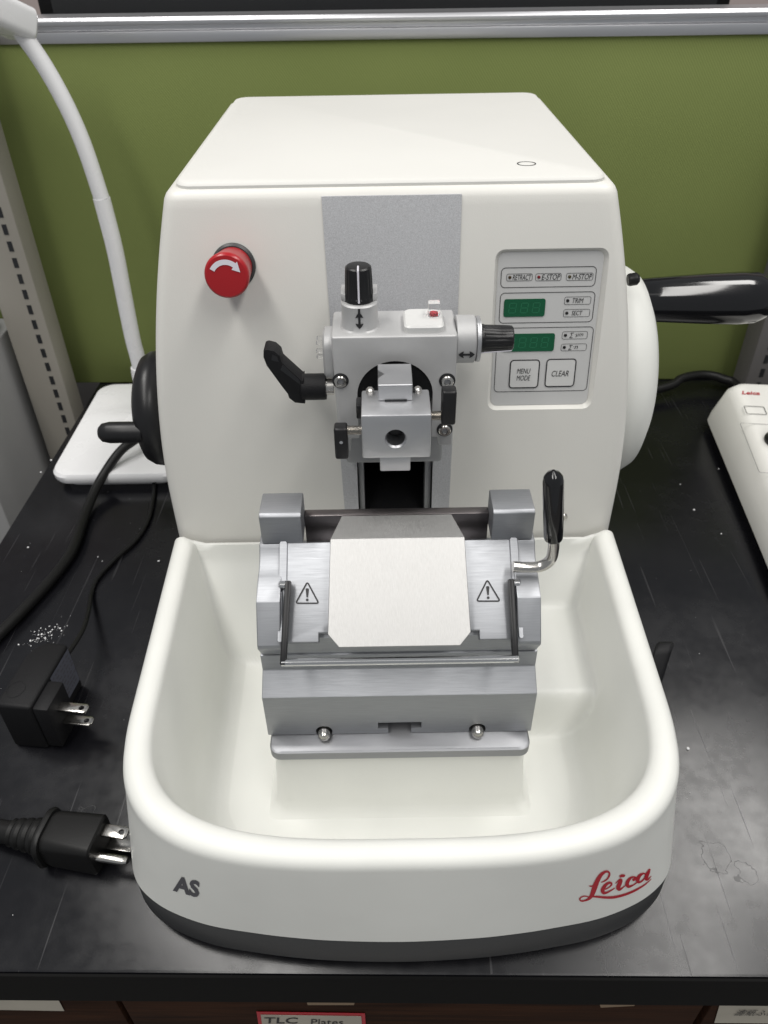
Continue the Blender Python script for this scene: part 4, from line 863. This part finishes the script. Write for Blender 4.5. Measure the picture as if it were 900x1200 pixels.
bm = NB(); tube(bm, [(*al(0.007, 0.0235), 0.030), (*al(0.0075, 0.028), 0.029), PZ(97, 738, 0.022), PZ(104, 715, 0.010), PZ(107, 695, 0.0026), PZ(114, 678, 0.0022), PZ(135, 655, 0.0022), PZ(160, 632, 0.0022), PZ(174, 608, 0.0022), PZ(180, 580, 0.0022), PZ(184, 556, 0.0022), (-0.188, 0.60, 0.0022), (-0.16, 0.70, 0.0022)], 0.0016, 10, 8); obj('adapter_cord', bm, 'rubber', PA)
# three pin mains plug
PG = root('mains_plug', (-0.166, 0.2165, 0.0), 'black three pin mains plug on a thick cord touching the microtome base', 'mains plug', rz=-0.16)
ga = -0.16
def gl_(x, y, z): c, s = math.cos(ga), math.sin(ga); return (-0.166 + c * x - s * y, 0.2165 + s * x + c * y, z)
def gloft(bm, secs): return loft(bm, [[gl_(x, y, z) for y, z in sec] for x, sec in secs])
def sec(w_, h, r, zc): return [(a, zc + b) for a, b in rrect(w_, h, r, 5)]
bm = NB(); gloft(bm, [(-0.018, sec(0.0100, 0.0100, 0.0075, 0.0135)), (-0.010, sec(0.0115, 0.0115, 0.005, 0.0135)), (0.0140, sec(0.0118, 0.0118, 0.0035, 0.0135)), (0.0150, sec(0.0110, 0.0110, 0.0035, 0.0135))]); obj('plug_body', bm, 'rubber', PG)
bm = NB(); gloft(bm, [(-0.0165, sec(0.0132, 0.0128, 0.0085, 0.0133)), (-0.0150, sec(0.0140, 0.0131, 0.009, 0.0133)), (-0.0135, sec(0.0132, 0.0128, 0.0085, 0.0133))]); obj('plug_flange', bm, 'rubber', PG)
bm = NB(); secs = []
for i in range(13):
    x = -0.036 + 0.019 * i / 12; r = 0.0072 + 0.0026 * (i / 12) - (0.0012 if i % 3 == 1 else 0); secs.append((x, sec(r, r, r * 0.9, 0.0125)))
gloft(bm, secs); obj('strain_relief', bm, 'rubber', PG, sang=0.4)
bm = NB(); P = [gl_(x, y, 0.0212) for x, y in ((0.0150, 0.0010), (0.0275, 0.0010), (0.0290, 0.0022), (0.0290, 0.0064), (0.0275, 0.0076), (0.0150, 0.0076))]
bl_ = prism(bm, P, (0, 0, -0.0015)); pr = obj('flat_pin', bm, 'steel', PG, bevel=0.0003)
bm = NB(); lathe(bm, [(0.0016, -0.003), (0.0016, 0.003)], gl_(0.0255, 0.0043, 0.0204), (0, 0, 1), 18); boolean_cut(pr, [obj('cut', bm, 'steel', PG)])
bm = NB(); P = [gl_(x, y, 0.0080) for x, y in ((0.0150, 0.0010), (0.0290, 0.0010), (0.0290, 0.0076), (0.0150, 0.0076))]; prism(bm, P, (0, 0, -0.0015)); obj('flat_pin', bm, 'steel', PG, bevel=0.0003)
bm = NB(); lathe(bm, [(0.0024, 0), (0.0024, 0.0150), (0.0018, 0.0170), (0.0006, 0.0178)], gl_(0.0150, -0.0068, 0.0140), (math.cos(ga), math.sin(ga), 0), 20); obj('earth_pin', bm, 'steel', PG)
bm = NB(); tube(bm, [gl_(-0.035, 0.000, 0.0122), gl_(-0.052, 0.002, 0.0100), gl_(-0.075, 0.010, 0.0072), gl_(-0.10, 0.018, 0.0064), gl_(-0.14, 0.022, 0.0064)], 0.0060, 16, 8); obj('plug_cord', bm, 'rubber', PG)
cable('signal_cable', [(0.18, 0.66, 0.012), PZ(775, 455, 0.012), PZ(800, 443, 0.016), PZ(825, 439, 0.016), PZ(848, 444, 0.014), PZ(866, 455, 0.012), (0.36, 0.60, 0.010), (0.40, 0.60, 0.02)], 0.0045, 'black cable looping along the foot of the partition behind the console')

# ================================================================== CONTROL CONSOLE
CO = root('control_console', (0.38, 0.55, 0.0), 'white sloping remote control console with round black dial at the right', 'control console')
A0 = Vector(PZ(866, 452, 0.050)); A1 = Vector(PZ(900, 527, 0.046)); ed = (A1 - A0); ed.z = 0; ed.normalize(); pr_ = Vector((-ed.y, ed.x, 0))
if pr_.x < 0: pr_ = -pr_
bm = NB(); L_ = 0.28; W_ = 0.11
def cf(a, b, z): p = Vector((A0.x, A0.y, 0)) + ed * a + pr_ * b; return (p.x, p.y, z)
def crect(l0, l1, w0, w1, r): 
    cx_, cy_, h, v = (l0 + l1) / 2, (w0 + w1) / 2, (l1 - l0) / 2, (w1 - w0) / 2; return [(cx_ + a, cy_ + b) for a, b in rrect(h, v, r, 6)]
top_z = lambda a, zt: zt - 0.0 - 0.16 * max(0, a)
loft(bm, [[cf(a, b, 0.008) for a, b in crect(-0.020, L_, -0.017, W_, 0.016)], [cf(a, b, 0.016) for a, b in crect(-0.019, L_ - 0.002, -0.016, W_, 0.016)], [cf(a, b, 0.042 - 0.07 * max(0, a)) for a, b in crect(-0.013, L_ - 0.008, -0.009, W_ - 0.008, 0.014)],
          [cf(a, b, 0.0480 - 0.07 * max(0, a)) for a, b in crect(-0.008, L_ - 0.012, -0.004, W_ - 0.012, 0.012)], [cf(a, b, 0.0498 - 0.07 * max(0, a)) for a, b in crect(-0.003, L_ - 0.016, 0.0005, W_ - 0.016, 0.010)]])
obj('console_case', bm, 'console', CO, sang=0.7)
bm = NB(); loft(bm, [[cf(a, b, z) for a, b in crect(-0.016, L_ - 0.006, -0.013, W_ - 0.006, 0.014)] for z in (0.0004, 0.0085)]); obj('console_base', bm, 'black_matt', CO)
TF = Frame(cf(0, 0, 0.0500), pr_, -ed + Vector((0, 0, 0.07)))
kk = TF.px(877, 461); k2 = TF.px(891, 461)
bm = NB(); text('logo', 'Leica', inbox(TF, kk[0] - 0.006, kk[1] - 0.002, kk[0] + 0.010, kk[1] + 0.0035, 0.0003), 'redprint', CO, shear=0.3, bold=0.02)
def q_px(l): return [TF.px(*p) for p in l]
bm = NB(); c = TF.px(885, 481); btn = [(c[0] + a, c[1] + b) for a, b in rrect(0.0085, 0.0060, 0.0015)]; ring_line(bm, TF, btn, 0.0006, 0.0004); obj('key_outline', bm, 'ink', CO)
bm = NB(); ring_line(bm, TF, [(c[0] + 0.021 + a, c[1] + b) for a, b in rrect(0.0085, 0.0060, 0.0015)], 0.0006, 0.0004); obj('key_outline', bm, 'ink', CO)
c2 = TF.px(905, 517); bm = NB(); ring_line(bm, TF, [(c2[0] + 0.012 + a, c2[1] - 0.010 + b) for a, b in rrect(0.033, 0.034, 0.002)], 0.0004, 0.0004); obj('printed_frame', bm, 'greyink', CO)
bm = NB(); lathe(bm, [(0.0125, 0), (0.0125, 0.002), (0.0105, 0.004), (0.0100, 0.014), (0.008, 0.015)], TF(c2[0] + 0.006, c2[1], 0.0002), TF.N, 36); obj('dial', bm, 'black', CO)

# ================================================================== CRUMBS ON THE BENCH
bm = NB()
def crumb(x, y, s, z0=0.0003):
    n = 6; a0 = random.uniform(0, 6); pts = [(x + s * random.uniform(0.5, 1) * math.cos(a0 + i), y + s * random.uniform(0.5, 1) * math.sin(a0 + i), z0) for i in range(n)]
    prism(bm, pts, (s * 0.1, 0, s * 0.5))
for _ in range(90):
    u = random.gauss(52, 11); v = 745 + (52 - u) * 0.45 + random.gauss(0, 5); p = PZ(u, v, 0); crumb(p[0], p[1], 0.0002 + 0.0008 * random.random() ** 2.5)
for u, v in ((48, 554), (115, 653), (813, 598), (845, 626), (797, 568), (120, 658), (806, 878), (842, 550), (186, 658), (60, 540), (33, 642)):
    p = PZ(u, v, 0); crumb(p[0], p[1], random.uniform(0.0006, 0.0013))
for _ in range(30): x, y = random.uniform(-0.30, -0.14), random.uniform(0.18, 0.55); crumb(x, y, random.uniform(0.00012, 0.0003))
for _ in range(30): x, y = random.uniform(0.15, 0.34), random.uniform(0.18, 0.55); crumb(x, y, random.uniform(0.00012, 0.0003))
o = obj('paraffin_crumbs', bm, 'flakes', kind='stuff', label='tiny white paraffin crumbs scattered over the black bench', cat='crumbs')
